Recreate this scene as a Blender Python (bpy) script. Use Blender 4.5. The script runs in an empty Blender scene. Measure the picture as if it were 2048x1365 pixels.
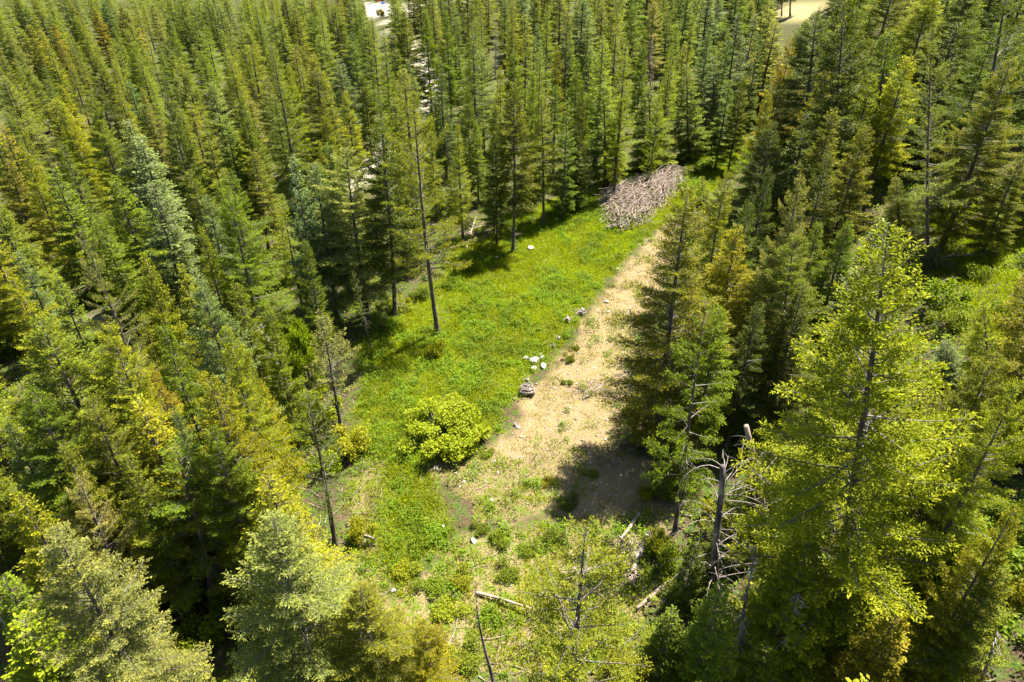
import bpy, math
import numpy as np
from mathutils import Vector, Matrix

# ---------------------------------------------------------------- camera, sky, sun, exposure
SC = bpy.context.scene
COL = SC.collection
CAMZ, PITCH, FPX = 37.0, math.radians(33.0), 1365.33
cam_data = bpy.data.cameras.new('camera')
cam_data.sensor_width = 36.0
cam_data.lens = 24.0
cam_data.clip_start = 0.5
cam_data.clip_end = 3000.0
cam = bpy.data.objects.new('camera', cam_data)
COL.objects.link(cam)
cam.location = (0, 0, CAMZ)
cam.rotation_euler = (math.radians(90) - PITCH, 0, 0)
SC.camera = cam

SUN_EL, SUN_AZ = math.radians(64), math.atan2(0.74, 0.67)
world = bpy.data.worlds.new('World')
SC.world = world
world.use_nodes = True
wn = world.node_tree.nodes
sky = wn.new('ShaderNodeTexSky')
sky.sky_type = 'NISHITA'
sky.sun_disc = False
sky.sun_elevation = SUN_EL
sky.sun_rotation = SUN_AZ
bg = wn['Background']
bg.inputs['Strength'].default_value = 0.055
world.node_tree.links.new(sky.outputs[0], bg.inputs['Color'])
sun_data = bpy.data.lights.new('sun', 'SUN')
sun_data.energy = 5.0
sun_data.angle = math.radians(0.5)
sun_data.color = (1.0, 0.93, 0.80)
sun = bpy.data.objects.new('sun', sun_data)
COL.objects.link(sun)
sv = Vector((math.sin(SUN_AZ) * math.cos(SUN_EL), math.cos(SUN_AZ) * math.cos(SUN_EL), math.sin(SUN_EL)))
sun.rotation_euler = sv.to_track_quat('Z', 'Y').to_euler()
SC.view_settings.view_transform = 'Standard'
SC.view_settings.look = 'None'
SC.view_settings.gamma = 1
SC.view_settings.use_curve_mapping = False
SC.view_settings.exposure = 2.2
cy = SC.cycles
cy.max_bounces = 6
cy.diffuse_bounces = 3
cy.transmission_bounces = 4
cy.glossy_bounces = 2
cy.transparent_max_bounces = 4
cy.caustics_reflective = False
cy.caustics_refractive = False

# ---------------------------------------------------------------- the lie of the land
FW = np.array((0, math.cos(PITCH), -math.sin(PITCH)))
UP = np.array((0, math.sin(PITCH), math.cos(PITCH)))


def softplus(x, k=2.0):
    return np.logaddexp(0, np.asarray(x, float) / k) * k


def smooth(x):
    x = np.clip(x, 0, 1)
    return x * x * (3 - 2 * x)


def _hash(ix, iy, seed):
    h = (ix.astype(np.int64) * 374761393 + iy.astype(np.int64) * 668265263 + seed * 974634777) & 0xffffffff
    h = ((h ^ (h >> 13)) * 1274126177) & 0xffffffff
    return ((h ^ (h >> 16)) & 0xffff) / 65535.0


def vnoise(x, y, scale, seed=0):
    x = np.asarray(x, float) / scale
    y = np.asarray(y, float) / scale
    ix, iy = np.floor(x), np.floor(y)
    fx, fy = smooth(x - ix), smooth(y - iy)
    a, b = _hash(ix, iy, seed), _hash(ix + 1, iy, seed)
    c, d = _hash(ix, iy + 1, seed), _hash(ix + 1, iy + 1, seed)
    return (a * (1 - fx) + b * fx) * (1 - fy) + (c * (1 - fx) + d * fx) * fy


def fbm(x, y, scale, seed=0, octaves=4):
    v, a, n = 0, 1.0, 0
    for k in range(octaves):
        v = v + a * vnoise(x, y, scale / 2 ** k, seed + k * 17)
        n += a
        a *= 0.55
    return v / n


def across(x, y):
    """metres to the right of the foot of the right-hand hillside"""
    return ((x - 12) * 85 - (y - 35) * 28) / 89.5


def land(x, y):
    x = np.asarray(x, float)
    y = np.asarray(y, float)
    u = across(x, y)
    z = 0.46 * softplus(u - 3, 1.5)
    z = z - 0.46 * softplus(u - 62, 12)
    bank = np.exp(-((y - 41) / 9.0) ** 2)
    z = z + bank * 1.1 * smooth((u + 0.7) / 1.1)
    z = z - 0.15 * softplus(-x - 13, 3) + 0.15 * softplus(-x - 95, 14)
    near = smooth((9 - np.abs(u + 6)) / 6)
    z = z + (fbm(x, y, 9.0, 3) - 0.5) * (1.1 - 0.6 * near)
    z = z + (fbm(x, y, 1.6, 9, 3) - 0.5) * 0.28
    return z


def ray(px, py):
    d = FW + np.array((1.0, 0, 0)) * ((px - 1024) / FPX) + UP * ((682.5 - py) / FPX)
    return d / np.linalg.norm(d)


def ground(px, py, lift=0.0):
    """where the line of sight through a point of the photo meets the land raised by lift"""
    d = ray(px, py)
    t = np.arange(6, 700, 0.25)
    P = np.array((0, 0, CAMZ)) + t[:, None] * d
    below = P[:, 2] - lift <= land(P[:, 0], P[:, 1])
    i = int(np.argmax(below)) if below.any() else len(t) - 1
    p = P[i].copy()
    p[2] = float(land(p[0], p[1]))
    return p


def project(P):
    P = np.atleast_2d(np.asarray(P, float)) - np.array((0, 0, CAMZ))
    dep = P @ FW
    dep = np.where(dep > 0.1, dep, np.nan)
    return np.stack([1024 + FPX * P[:, 0] / dep, 682.5 - FPX * (P @ UP) / dep, dep], 1)


def poly_world(pts):
    return np.array([ground(*p)[:2] for p in pts])


def inside(x, y, poly):
    x = np.asarray(x, float)
    y = np.asarray(y, float)
    c = np.zeros(x.shape, bool)
    n = len(poly)
    for i in range(n):
        x1, y1 = poly[i]
        x2, y2 = poly[i - 1]
        if y1 == y2:
            continue
        m = ((y1 > y) != (y2 > y)) & (x < (x2 - x1) * (y - y1) / (y2 - y1) + x1)
        c ^= m
    return c


def dist_poly(x, y, poly, closed=True):
    d = np.full(np.shape(x), 1e9)
    n = len(poly)
    for i in range(0 if closed else 1, n):
        a, b = poly[i - 1], poly[i]
        ab = b - a
        t = np.clip(((x - a[0]) * ab[0] + (y - a[1]) * ab[1]) / (ab @ ab + 1e-9), 0, 1)
        d = np.minimum(d, np.hypot(x - a[0] - t * ab[0], y - a[1] - t * ab[1]))
    return d


def signed(x, y, poly):
    d = dist_poly(x, y, poly)
    return np.where(inside(x, y, poly), d, -d)


# ---------------------------------------------------------------- mesh and object helpers
def mesh_from(name, V, F, mat=None, attrs=None, smooth_shade=False):
    """V (n,3), F (m,k) all with k corners; attrs {name: per-vertex floats}"""
    me = bpy.data.meshes.new(name)
    V = np.ascontiguousarray(V, np.float32)
    F = np.ascontiguousarray(F, np.int32)
    k = F.shape[1]
    me.vertices.add(len(V))
    me.vertices.foreach_set('co', V.ravel())
    me.loops.add(F.size)
    me.loops.foreach_set('vertex_index', F.ravel())
    me.polygons.add(len(F))
    me.polygons.foreach_set('loop_start', np.arange(0, F.size, k, dtype=np.int32))
    me.polygons.foreach_set('loop_total', np.full(len(F), k, np.int32))
    if smooth_shade:
        me.polygons.foreach_set('use_smooth', np.ones(len(F), bool))
    for a, vals in (attrs or {}).items():
        at = me.attributes.new(a, 'FLOAT', 'POINT')
        at.data.foreach_set('value', np.ascontiguousarray(vals, np.float32))
    me.update()
    me.validate()
    if mat is not None:
        me.materials.append(mat)
    return me


def link(name, data, parent=None, **props):
    o = bpy.data.objects.new(name, data)
    COL.objects.link(o)
    if parent is not None:
        o.parent = parent
    for k, v in props.items():
        if v:
            o[k] = v
    return o


class Tubes:
    """round sticks, trunks and limbs gathered into one mesh"""
    def __init__(self, sides=6):
        self.s, self.V, self.F, self.n = sides, [], [], 0

    def add(self, pts, rad, cap=True):
        pts = np.asarray(pts, float)
        rad = np.asarray(rad, float) * np.ones(len(pts))
        s, n = self.s, len(pts)
        T = np.gradient(pts, axis=0)
        T /= np.linalg.norm(T, axis=1)[:, None] + 1e-9
        ref = np.array((0, 0, 1.0)) if abs(T[0, 2]) < 0.8 else np.array((1.0, 0, 0))
        A = np.cross(T, ref)
        A /= np.linalg.norm(A, axis=1)[:, None] + 1e-9
        B = np.cross(T, A)
        th = np.arange(s) * 2 * math.pi / s
        R = (A[:, None, :] * np.cos(th)[None, :, None] + B[:, None, :] * np.sin(th)[None, :, None]) * rad[:, None, None] + pts[:, None, :]
        self.V.append(R.reshape(-1, 3))
        i, j = np.meshgrid(np.arange(n - 1), np.arange(s), indexing='ij')
        a = i * s + j
        b = i * s + (j + 1) % s
        self.F.append(np.stack([a, b, b + s, a + s], -1).reshape(-1, 4) + self.n)
        start = self.n
        self.n += n * s
        if cap:
            for row, first in ((pts[0], start), (pts[-1], start + (n - 1) * s)):
                self.V.append(row[None])
                ring = first + np.arange(s)
                self.F.append(np.stack([ring, np.roll(ring, -1), np.full(s, self.n), np.full(s, self.n)], -1))
                self.n += 1

    def mesh(self, name, mat, smooth_shade=True, mat2=None, first=0):
        V = np.concatenate(self.V)
        F = np.concatenate(self.F)
        tri = F[:, 2] == F[:, 3]
        me = bpy.data.meshes.new(name)
        q, t = F[~tri], F[tri][:, :3]
        me.vertices.add(len(V))
        me.vertices.foreach_set('co', V.astype(np.float32).ravel())
        me.loops.add(q.size + t.size)
        me.loops.foreach_set('vertex_index', np.concatenate([q.ravel(), t.ravel()]).astype(np.int32))
        me.polygons.add(len(q) + len(t))
        ls = np.concatenate([np.arange(len(q)) * 4, q.size + np.arange(len(t)) * 3]).astype(np.int32)
        lt = np.concatenate([np.full(len(q), 4), np.full(len(t), 3)]).astype(np.int32)
        me.polygons.foreach_set('loop_start', ls)
        me.polygons.foreach_set('loop_total', lt)
        if smooth_shade:
            me.polygons.foreach_set('use_smooth', np.ones(len(F), bool))
        me.update()
        me.validate()
        me.materials.append(mat)
        if mat2 is not None:
            me.materials.append(mat2)
            mi = np.zeros(len(F), np.int32)
            mi[first:len(q)] = 1
            me.polygons.foreach_set('material_index', mi)
        return me


def unit(v):
    return v / (np.linalg.norm(v, axis=-1, keepdims=True) + 1e-9)


def blades(P, D, L, W, N, tip, rnd):
    """leaf- or shoot-shaped faces: a kite from P along D, lying across N"""
    D = unit(D)
    S = unit(np.cross(D, N))
    L = np.asarray(L)[:, None]
    W = np.asarray(W)[:, None]
    V = np.stack([P, P + D * L * 0.55 + S * W * 0.5, P + D * L, P + D * L * 0.55 - S * W * 0.5], 1).reshape(-1, 3)
    F = np.arange(len(P) * 4).reshape(-1, 4)
    t = np.stack([tip * 0.8, tip, np.minimum(tip * 1.15 + 0.05, 1.2), tip], 1).ravel()
    return V, F, t, np.repeat(rnd, 4)


# ---------------------------------------------------------------- materials
def new_mat(name):
    m = bpy.data.materials.new(name)
    m.use_nodes = True
    nt = m.node_tree
    for n in list(nt.nodes):
        nt.nodes.remove(n)
    return m, nt, nt.nodes.new('ShaderNodeOutputMaterial')


def N(nt, kind, **kw):
    n = nt.nodes.new(kind)
    for k, v in kw.items():
        if k in n.inputs:
            n.inputs[k].default_value = v
        else:
            setattr(n, k, v)
    return n


def mixc(nt, fac, a, b, mode='MIX'):
    n = nt.nodes.new('ShaderNodeMix')
    n.data_type = 'RGBA'
    n.blend_type = mode
    for sock, v in ((n.inputs[0], fac), (n.inputs[6], a), (n.inputs[7], b)):
        if hasattr(v, 'links') or hasattr(v, 'is_output'):
            nt.links.new(v, sock)
        else:
            sock.default_value = v if not isinstance(v, tuple) or len(v) == 4 else (*v, 1)
    return n.outputs[2]


def math_node(nt, op, a, b=0.0, clamp=False):
    n = nt.nodes.new('ShaderNodeMath')
    n.operation = op
    n.use_clamp = clamp
    for sock, v in ((n.inputs[0], a), (n.inputs[1], b)):
        if hasattr(v, 'is_output'):
            nt.links.new(v, sock)
        else:
            sock.default_value = v
    return n.outputs[0]


def foliage_mat(name, transl=0.4, tip_gain=(2.1, 1.85, 1.0), own_colour=None, rough=0.6, spec=0.12, warm=(1.1, 1.2, 0.3)):
    m, nt, out = new_mat(name)
    if own_colour is None:
        oi = N(nt, 'ShaderNodeObjectInfo')
        base = oi.outputs['Color']
    else:
        rgb = N(nt, 'ShaderNodeRGB')
        rgb.outputs[0].default_value = (*own_colour, 1)
        base = rgb.outputs[0]
    tip = N(nt, 'ShaderNodeAttribute', attribute_name='tip').outputs['Fac']
    rnd = N(nt, 'ShaderNodeAttribute', attribute_name='rnd').outputs['Fac']
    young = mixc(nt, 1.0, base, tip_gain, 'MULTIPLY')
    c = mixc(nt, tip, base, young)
    val = math_node(nt, 'MULTIPLY_ADD', rnd, 0.7)
    val.node.inputs[2].default_value = 0.65
    hsv = N(nt, 'ShaderNodeHueSaturation')
    hue = math_node(nt, 'MULTIPLY_ADD', rnd, 0.022)
    hue.node.inputs[2].default_value = 0.487
    nt.links.new(hue, hsv.inputs['Hue'])
    nt.links.new(val, hsv.inputs['Value'])
    nt.links.new(c, hsv.inputs['Color'])
    c = hsv.outputs[0]
    p = N(nt, 'ShaderNodeBsdfPrincipled')
    p.inputs['Roughness'].default_value = rough
    p.inputs['Specular IOR Level'].default_value = spec
    nt.links.new(c, p.inputs['Base Color'])
    tr = N(nt, 'ShaderNodeBsdfTranslucent')
    nt.links.new(mixc(nt, 1.0, c, warm, 'MULTIPLY'), tr.inputs['Color'])
    mx = N(nt, 'ShaderNodeMixShader')
    mx.inputs[0].default_value = transl
    nt.links.new(p.outputs[0], mx.inputs[1])
    nt.links.new(tr.outputs[0], mx.inputs[2])
    nt.links.new(mx.outputs[0], out.inputs['Surface'])
    return m


def rough_mat(name, c1, c2, scale=6.0, stretch=(1, 1, 1), rough=0.85, bump=0.4, c3=None, detail=6):
    m, nt, out = new_mat(name)
    tc = N(nt, 'ShaderNodeTexCoord')
    mp = N(nt, 'ShaderNodeMapping')
    mp.inputs['Scale'].default_value = stretch
    nt.links.new(tc.outputs['Object'], mp.inputs['Vector'])
    nz = N(nt, 'ShaderNodeTexNoise', Scale=scale, Detail=detail, Roughness=0.65)
    nt.links.new(mp.outputs[0], nz.inputs['Vector'])
    cr = N(nt, 'ShaderNodeValToRGB')
    cr.color_ramp.elements[0].position = 0.36
    cr.color_ramp.elements[1].position = 0.64
    nt.links.new(nz.outputs[0], cr.inputs[0])
    c = mixc(nt, cr.outputs[0], c1, c2)
    if c3 is not None:
        n2 = N(nt, 'ShaderNodeTexNoise', Scale=scale * 0.23, Detail=3.0)
        nt.links.new(mp.outputs[0], n2.inputs['Vector'])
        r2 = N(nt, 'ShaderNodeValToRGB')
        r2.color_ramp.elements[0].position = 0.52
        r2.color_ramp.elements[1].position = 0.66
        nt.links.new(n2.outputs[0], r2.inputs[0])
        c = mixc(nt, r2.outputs[0], c, c3)
    p = N(nt, 'ShaderNodeBsdfPrincipled', Roughness=rough)
    p.inputs['Specular IOR Level'].default_value = 0.2
    nt.links.new(c, p.inputs['Base Color'])
    b = N(nt, 'ShaderNodeBump', Strength=bump, Distance=0.05)
    nt.links.new(nz.outputs[0], b.inputs['Height'])
    nt.links.new(b.outputs[0], p.inputs['Normal'])
    nt.links.new(p.outputs[0], out.inputs['Surface'])
    return m


M_NEEDLE = foliage_mat('needles', 0.42)
M_LARCH = foliage_mat('larch_needles', 0.42, tip_gain=(1.7, 1.55, 1.0))
M_LEAF = foliage_mat('broad_leaves', 0.45, tip_gain=(1.7, 1.5, 0.9), spec=0.15)
M_BARK = rough_mat('bark', (0.045, 0.033, 0.025), (0.13, 0.105, 0.085), 9, (1, 1, 0.25), c3=(0.17, 0.15, 0.125))
M_LIMB = rough_mat('limb_bark', (0.07, 0.06, 0.05), (0.20, 0.175, 0.155), 3)
M_GREYWOOD = rough_mat('weathered_wood', (0.12, 0.10, 0.085), (0.30, 0.26, 0.235), 7, (1, 1, 0.4))
M_BRUSH = rough_mat('brush_wood', (0.13, 0.095, 0.078), (0.36, 0.29, 0.25), 3)
M_DARKWOOD = rough_mat('charred_wood', (0.035, 0.03, 0.028), (0.12, 0.105, 0.1), 8, (1, 1, 0.2), c3=(0.34, 0.28, 0.24))
M_PALEWOOD = rough_mat('peeled_wood', (0.16, 0.115, 0.085), (0.36, 0.29, 0.22), 5, (1, 1, 0.3), c3=(0.2, 0.15, 0.12))
M_ROCK = rough_mat('pale_rock', (0.22, 0.205, 0.18), (0.42, 0.40, 0.37), 4, c3=(0.16, 0.14, 0.11))

# ---------------------------------------------------------------- conifers
def conifer(seed, H=18.0, cb=0.15, R=2.6, dens=1.0, nb_m=5.5, e_low=-8, e_top=48, droop=12, upturn=18,
            tw_gap=0.26, tw_len=0.34, tw_max=1.1, sp_gap=0.10, sp_l=0.17, sp_w=0.065, flat=0.5, s0=0.22,
            power=0.75, irregular=0.25, dead=14, trunk_r=None, sag=0.1, tipbias=0.0, gaps=0.0, top_sharp=1.0, bend=0.0, lopsided=0.0):
    """returns (trunk mesh data, crown arrays) of one conifer H metres tall"""
    g = np.random.default_rng(seed)
    trunk_r = trunk_r or H * 0.0125
    # trunk with a slow sweep
    zz = np.linspace(0, H, 15)
    ph = g.uniform(0, 6.28)
    sweep = bend * np.sin(zz / H * math.pi) * H + 0.06 * np.sin(zz * 0.35 + ph)
    tx = np.cos(ph) * sweep
    ty = np.sin(ph) * sweep
    tp = np.stack([tx, ty, zz], 1)
    tr = trunk_r * (1 - zz / H) ** 0.85 + 0.012
    tr[0] *= 1.45
    tp = np.vstack([tp[0] + (0, 0, -0.8), tp])
    tr = np.r_[tr[0] * 1.15, tr]
    tub = Tubes(9)
    tub.add(tp, tr)

    def axis(z):
        return np.stack([np.interp(z, zz, tx), np.interp(z, zz, ty), z], -1)

    hc = H * (1 - cb)
    nb = int(hc * nb_m)
    t = (np.arange(nb) + g.uniform(0, 1, nb)) / nb
    t = t ** 1.0
    z = H * cb + hc * t
    az = (np.arange(nb) * 2.39996 + g.normal(0, 0.5, nb)) % 6.2832
    lump = 1 + irregular * np.sin(az * 2 + ph + z * 0.9) + irregular * g.normal(0, 0.8, nb)
    prof = (1 - t) ** power * (0.45 + 0.55 * smooth((t + 0.05) / 0.25)) * top_sharp
    L = R * prof * np.clip(lump, 0.35, 1.6) * (1 + lopsided * np.cos(az - ph)) + 0.32
    if gaps:
        L *= np.where(g.uniform(0, 1, nb) < gaps, g.uniform(0.15, 0.5, nb), 1)
    elev = np.radians(e_low + (e_top - e_low) * t ** 1.4 + g.normal(0, 7, nb))
    K = 7
    s = np.linspace(0, 1, K)
    el = elev[:, None] - np.radians(droop) * s[None] * (1 - t[:, None] * 0.6) + np.radians(upturn) * (s[None] ** 2)
    step = (L / (K - 1))[:, None]
    dr = np.cos(el) * step
    dz = np.sin(el) * step
    wob = np.cumsum(g.normal(0, 0.07, (nb, K)), 1)
    a2 = az[:, None] + wob
    X = np.cumsum(np.cos(a2) * dr, 1)
    Y = np.cumsum(np.sin(a2) * dr, 1)
    Z = np.cumsum(dz, 1)
    B = np.stack([X, Y, Z], -1)
    B -= B[:, :1]
    B += axis(z)[:, None]
    for i in range(nb):
        r0 = 0.012 + 0.011 * L[i]
        tub3_add(tub, B[i, ::2], r0 * np.array((1, 0.75, 0.5, 0.2)))
    # bare dead limbs under the crown
    for k in range(dead):
        zz0 = H * g.uniform(0.06, cb + 0.22)
        a = g.uniform(0, 6.28)
        l = g.uniform(0.4, 1.0) * R * 0.6
        q = np.linspace(0, 1, 4)
        e = g.uniform(-0.35, 0.1)
        p = axis(np.array([zz0])) + np.stack([np.cos(a + 0.3 * q) * l * q, np.sin(a + 0.3 * q) * l * q, e * l * q - 0.2 * l * q ** 2], 1)
        tub3_add(tub, p, np.array((0.028, 0.02, 0.014, 0.005)))
    # side twigs along every branch
    nt_ = np.maximum((L * (1 - s0) / tw_gap * 2 * dens).astype(int), 3)
    bi = np.repeat(np.arange(nb), nt_)
    k = np.arange(len(bi)) - np.repeat(np.cumsum(nt_) - nt_, nt_)
    ss = s0 + (1 - s0) * (k + g.uniform(0, 1, len(bi))) / nt_[bi]
    ss = np.minimum(ss, 0.995)
    f = ss * (K - 1)
    i0 = f.astype(int)
    fr = (f - i0)[:, None]
    P0 = B[bi, i0] * (1 - fr) + B[bi, np.minimum(i0 + 1, K - 1)] * fr
    T = unit(B[bi, np.minimum(i0 + 1, K - 1)] - B[bi, i0])
    side = np.where(k % 2 == 0, 1.0, -1.0)[:, None]
    S = unit(np.cross(T, np.array((0, 0, 1.0))))
    tl = np.minimum(tw_len * L[bi] * (1.15 - ss) + 0.16, tw_max) * g.uniform(0.65, 1.2, len(bi))
    wide = g.uniform(0.5, 1.1, len(bi))[:, None]
    TD = unit(T * 0.8 + S * side * wide + g.normal(0, 0.16, (len(bi), 3)) + np.array((0, 0, -sag)))
    # shoots along every twig
    ns = np.maximum((tl / sp_gap).astype(int), 2)
    ti = np.repeat(np.arange(len(bi)), ns)
    kk = np.arange(len(ti)) - np.repeat(np.cumsum(ns) - ns, ns)
    q = (kk + 0.6) / ns[ti]
    n = len(ti)
    P = P0[ti] + TD[ti] * (tl[ti] * q * 0.95)[:, None] + g.normal(0, 0.02, (n, 3))
    sd = np.where(kk % 2 == 0, 1.0, -1.0)[:, None]
    S2 = unit(np.cross(TD[ti], np.array((0, 0, 1.0))) + 1e-6)
    D = TD[ti] * 0.9 + S2 * sd * 0.75 + g.normal(0, 0.32 + 0.25 * (1 - flat), (n, 3))
    up = np.array((0, 0, 1.0)) * (0.5 + flat) + g.normal(0, 0.75 - 0.45 * flat, (n, 3))
    size = g.uniform(0.7, 1.3, n)
    depth = ss[bi if False else ti] if False else ss[ti]
    tip = smooth((q - 0.45) * 1.6) * smooth((depth - 0.3) * 1.6) * g.uniform(0.3, 1.1, n) + tipbias
    clump = g.uniform(0, 1, len(bi))[ti] * 0.5 + g.uniform(0, 1, n) * 0.5
    V, F, ta, ra = blades(P, D, sp_l * size, sp_w * size * g.uniform(0.8, 1.2, n), up, np.clip(tip, 0, 1), clump)
    return tub, (V, F, ta, ra)


def tub3_add(tub, pts, rad):
    s, tub.s = tub.s, 3
    tub.add(pts, rad, cap=False)
    tub.s = s


def scatter_leaves(g, C, n, r, sl, sw, up=0.8, shell=0.45):
    """n leaves in an ellipsoid of radii r about C, most of them near its skin"""
    d = unit(g.normal(0, 1, (n, 3)))
    rad = np.where(g.uniform(0, 1, n) < shell, g.uniform(0.8, 1.05, n), g.uniform(0.1, 0.95, n))
    P = C + d * rad[:, None] * r
    D = unit(d * 0.6 + g.normal(0, 0.6, (n, 3)))
    Nn = np.array((0, 0, up)) + d * 0.5 + g.normal(0, 0.45, (n, 3))
    s = g.uniform(0.6, 1.3, n)
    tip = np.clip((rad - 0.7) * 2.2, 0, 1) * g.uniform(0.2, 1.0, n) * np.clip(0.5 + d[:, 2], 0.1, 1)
    return blades(P, D, sl * s, sw * s, Nn, tip, g.uniform(0, 1, n))


def shrub(seed, R=1.6, H=1.8, lumps=14, leaves=260, sl=0.15, sw=0.11, stems=9, core=0.75):
    g = np.random.default_rng(seed)
    tub = Tubes(5)
    parts = []
    cent = []
    for i in range(lumps):
        a = g.uniform(0, 6.28)
        rr = R * math.sqrt(g.uniform(0, 1)) * 0.85
        hz = H * (1 - 0.55 * (rr / R) ** 2) * g.uniform(0.35, 1.05)
        c = np.array((math.cos(a) * rr, math.sin(a) * rr, hz))
        cent.append(c)
        s = g.uniform(0.16, 0.42) * R * (14 / max(lumps, 14)) ** 0.25
        leaves_i = int(leaves * (s / (0.35 * R)) ** 1.5) + 30
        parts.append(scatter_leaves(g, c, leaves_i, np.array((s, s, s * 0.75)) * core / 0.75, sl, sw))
    for i in range(stems):
        c = cent[i % len(cent)]
        q = np.linspace(0, 1, 5)[:, None]
        base = np.array((c[0] * 0.15, c[1] * 0.15, -0.25))
        p = base + (c - base) * q + np.array((0, 0, 0.25)) * np.sin(q * 3.1)
        tub.add(p, np.linspace(0.035, 0.01, 5) * max(R / 1.6, 0.6))
    V, F, ta, ra = join(parts)
    return tub, (V, F, ta, ra)


def join(parts):
    Vs, Fs, ts, rs, o = [], [], [], [], 0
    for V, F, t, r in parts:
        Vs.append(V)
        Fs.append(F + o)
        ts.append(t)
        rs.append(r)
        o += len(V)
    return np.concatenate(Vs), np.concatenate(Fs), np.concatenate(ts), np.concatenate(rs)


def snag(seed, H=12.0, r=0.17, limbs=30, ll=2.0, arch=True, z0=0.15, stub=False, lean=0.0, twigs=2):
    """a dead standing trunk with its bare limbs"""
    g = np.random.default_rng(seed)
    tub = Tubes(9)
    zz = np.linspace(-0.6, H, 12)
    ph = g.uniform(0, 6.28)
    ox = 0.012 * H * np.sin(zz * 0.5 + ph)
    rr = r * (1 - np.clip(zz, 0, H) / H * (0.45 if stub else 0.9))
    tub.add(np.stack([ox, ox * 0.5, zz], 1), rr)
    lt = Tubes(4)
    for i in range(limbs):
        z = H * (z0 + (1 - z0) * (i + g.uniform()) / limbs)
        a = g.uniform(0, 6.28)
        l = ll * g.uniform(0.45, 1.1) * (1 - 0.55 * (z / H) ** 2 * (0 if stub else 1))
        q = np.linspace(0, 1, 7)
        e0 = g.uniform(0.0, 0.9) if arch else g.uniform(-0.5, 0.3)
        cur = g.uniform(0.8, 1.7) if arch else 0.3
        hx = l * np.cumsum(np.cos(e0 - cur * q)) / 7
        hz = l * np.cumsum(np.sin(e0 - cur * q)) / 7
        bx = np.interp(z, zz, ox)
        p = np.stack([bx + np.cos(a + 0.25 * q) * hx, bx * 0.5 + np.sin(a + 0.25 * q) * hx, z + hz], 1)
        p[0] = (bx, bx * 0.5, z)
        lt.add(p, np.linspace(0.028, 0.007, 7) * (0.7 + 0.3 * ll / 2), cap=False)
        for k in range(twigs):
            j = g.integers(2, 6)
            d = unit(g.normal(0, 1, 3) * (1, 1, 0.5) + (p[j] - p[0]) / l)
            tl = l * g.uniform(0.12, 0.35)
            lt.add(np.stack([p[j], p[j] + d * tl * 0.5 + (0, 0, -0.05 * tl), p[j] + d * tl + (0, 0, -0.2 * tl)]), np.array((0.012, 0.009, 0.004)), cap=False)
    return tub, lt


PROTO = {}


def make_proto(key, built, mat):
    tub, arr = built
    tm = tub.mesh('trunk', M_BARK, mat2=M_LIMB, first=len(tub.F[0])) if mat is not M_LEAF else tub.mesh('trunk', M_LIMB)
    V, F, t, r = arr
    cm = mesh_from('crown', V, F, mat, {'tip': t, 'rnd': r})
    PROTO[key] = (tm, cm, float(V[:, 2].max()), float(np.percentile(np.hypot(V[:, 0], V[:, 1]), 97)))


FIR = dict(flat=0.35, sp_l=0.21, sp_w=0.085, tw_gap=0.125, sp_gap=0.078, tw_len=0.4, irregular=0.2)
make_proto('fir1', conifer(1, 18, 0.10, 3.3, nb_m=9, **FIR), M_NEEDLE)
make_proto('fir2', conifer(2, 18, 0.20, 3.1, nb_m=8.5, power=0.7, gaps=0.12, **FIR), M_NEEDLE)
make_proto('fir3', conifer(3, 18, 0.07, 3.8, nb_m=9.5, power=0.85, **FIR), M_NEEDLE)
make_proto('fir4', conifer(4, 18, 0.32, 3.1, nb_m=11, power=0.6, gaps=0.14, dead=24, bend=0.01, **FIR), M_NEEDLE)
make_proto('fir5', conifer(5, 18, 0.14, 2.8, nb_m=9, power=0.65, lopsided=0.2, **FIR), M_NEEDLE)
BIG = dict(flat=0.3, sp_l=0.16, sp_w=0.052, tw_gap=0.105, sp_gap=0.05, tw_len=0.38, irregular=0.24)
make_proto('big1', conifer(11, 20, 0.10, 3.9, power=0.66, nb_m=10, droop=16, gaps=0.08, bend=0.012, dead=26, **BIG), M_NEEDLE)
make_proto('big2', conifer(12, 20, 0.18, 3.9, power=0.6, nb_m=9, droop=10, gaps=0.2, dead=34, lopsided=0.15, bend=0.01, **BIG), M_NEEDLE)
make_proto('open1', conifer(13, 18, 0.26, 3.6, power=0.6, nb_m=6.8, droop=10, e_low=2, gaps=0.25, dead=40, bend=0.012,
                            flat=0.25, sp_l=0.16, sp_w=0.052, tw_gap=0.12, sp_gap=0.05, tw_len=0.38, s0=0.35, irregular=0.3), M_NEEDLE)
LAR = dict(droop=8, tw_len=0.3, sp_l=0.17, sp_w=0.062, sp_gap=0.085, flat=0.15, tipbias=0.15)
make_proto('larch1', conifer(21, 18, 0.16, 2.3, power=0.85, nb_m=11, e_low=-4, e_top=38, upturn=8, tw_gap=0.13, irregular=0.15, sag=0.4, **LAR), M_LARCH)
make_proto('larch2', conifer(22, 18, 0.24, 2.1, power=0.75, nb_m=10, e_low=0, e_top=35, upturn=12, tw_gap=0.13, irregular=0.22, sag=0.3, gaps=0.12, **LAR), M_LARCH)
make_proto('larch3', conifer(23, 18, 0.10, 2.6, power=0.95, nb_m=12, e_low=-4, e_top=42, upturn=10, tw_gap=0.12, irregular=0.15, sag=0.35, **LAR), M_LARCH)
make_proto('larchthin', conifer(24, 16, 0.30, 2.2, power=0.6, nb_m=5, e_low=4, e_top=35, upturn=4, tw_gap=0.16, irregular=0.3, sag=0.3, gaps=0.15, dead=22, **LAR), M_LARCH)
GRAND = dict(flat=0.95, sp_l=0.21, sp_w=0.135, sp_gap=0.10, sag=0.05, irregular=0.12, tw_gap=0.15, tw_len=0.45)
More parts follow.
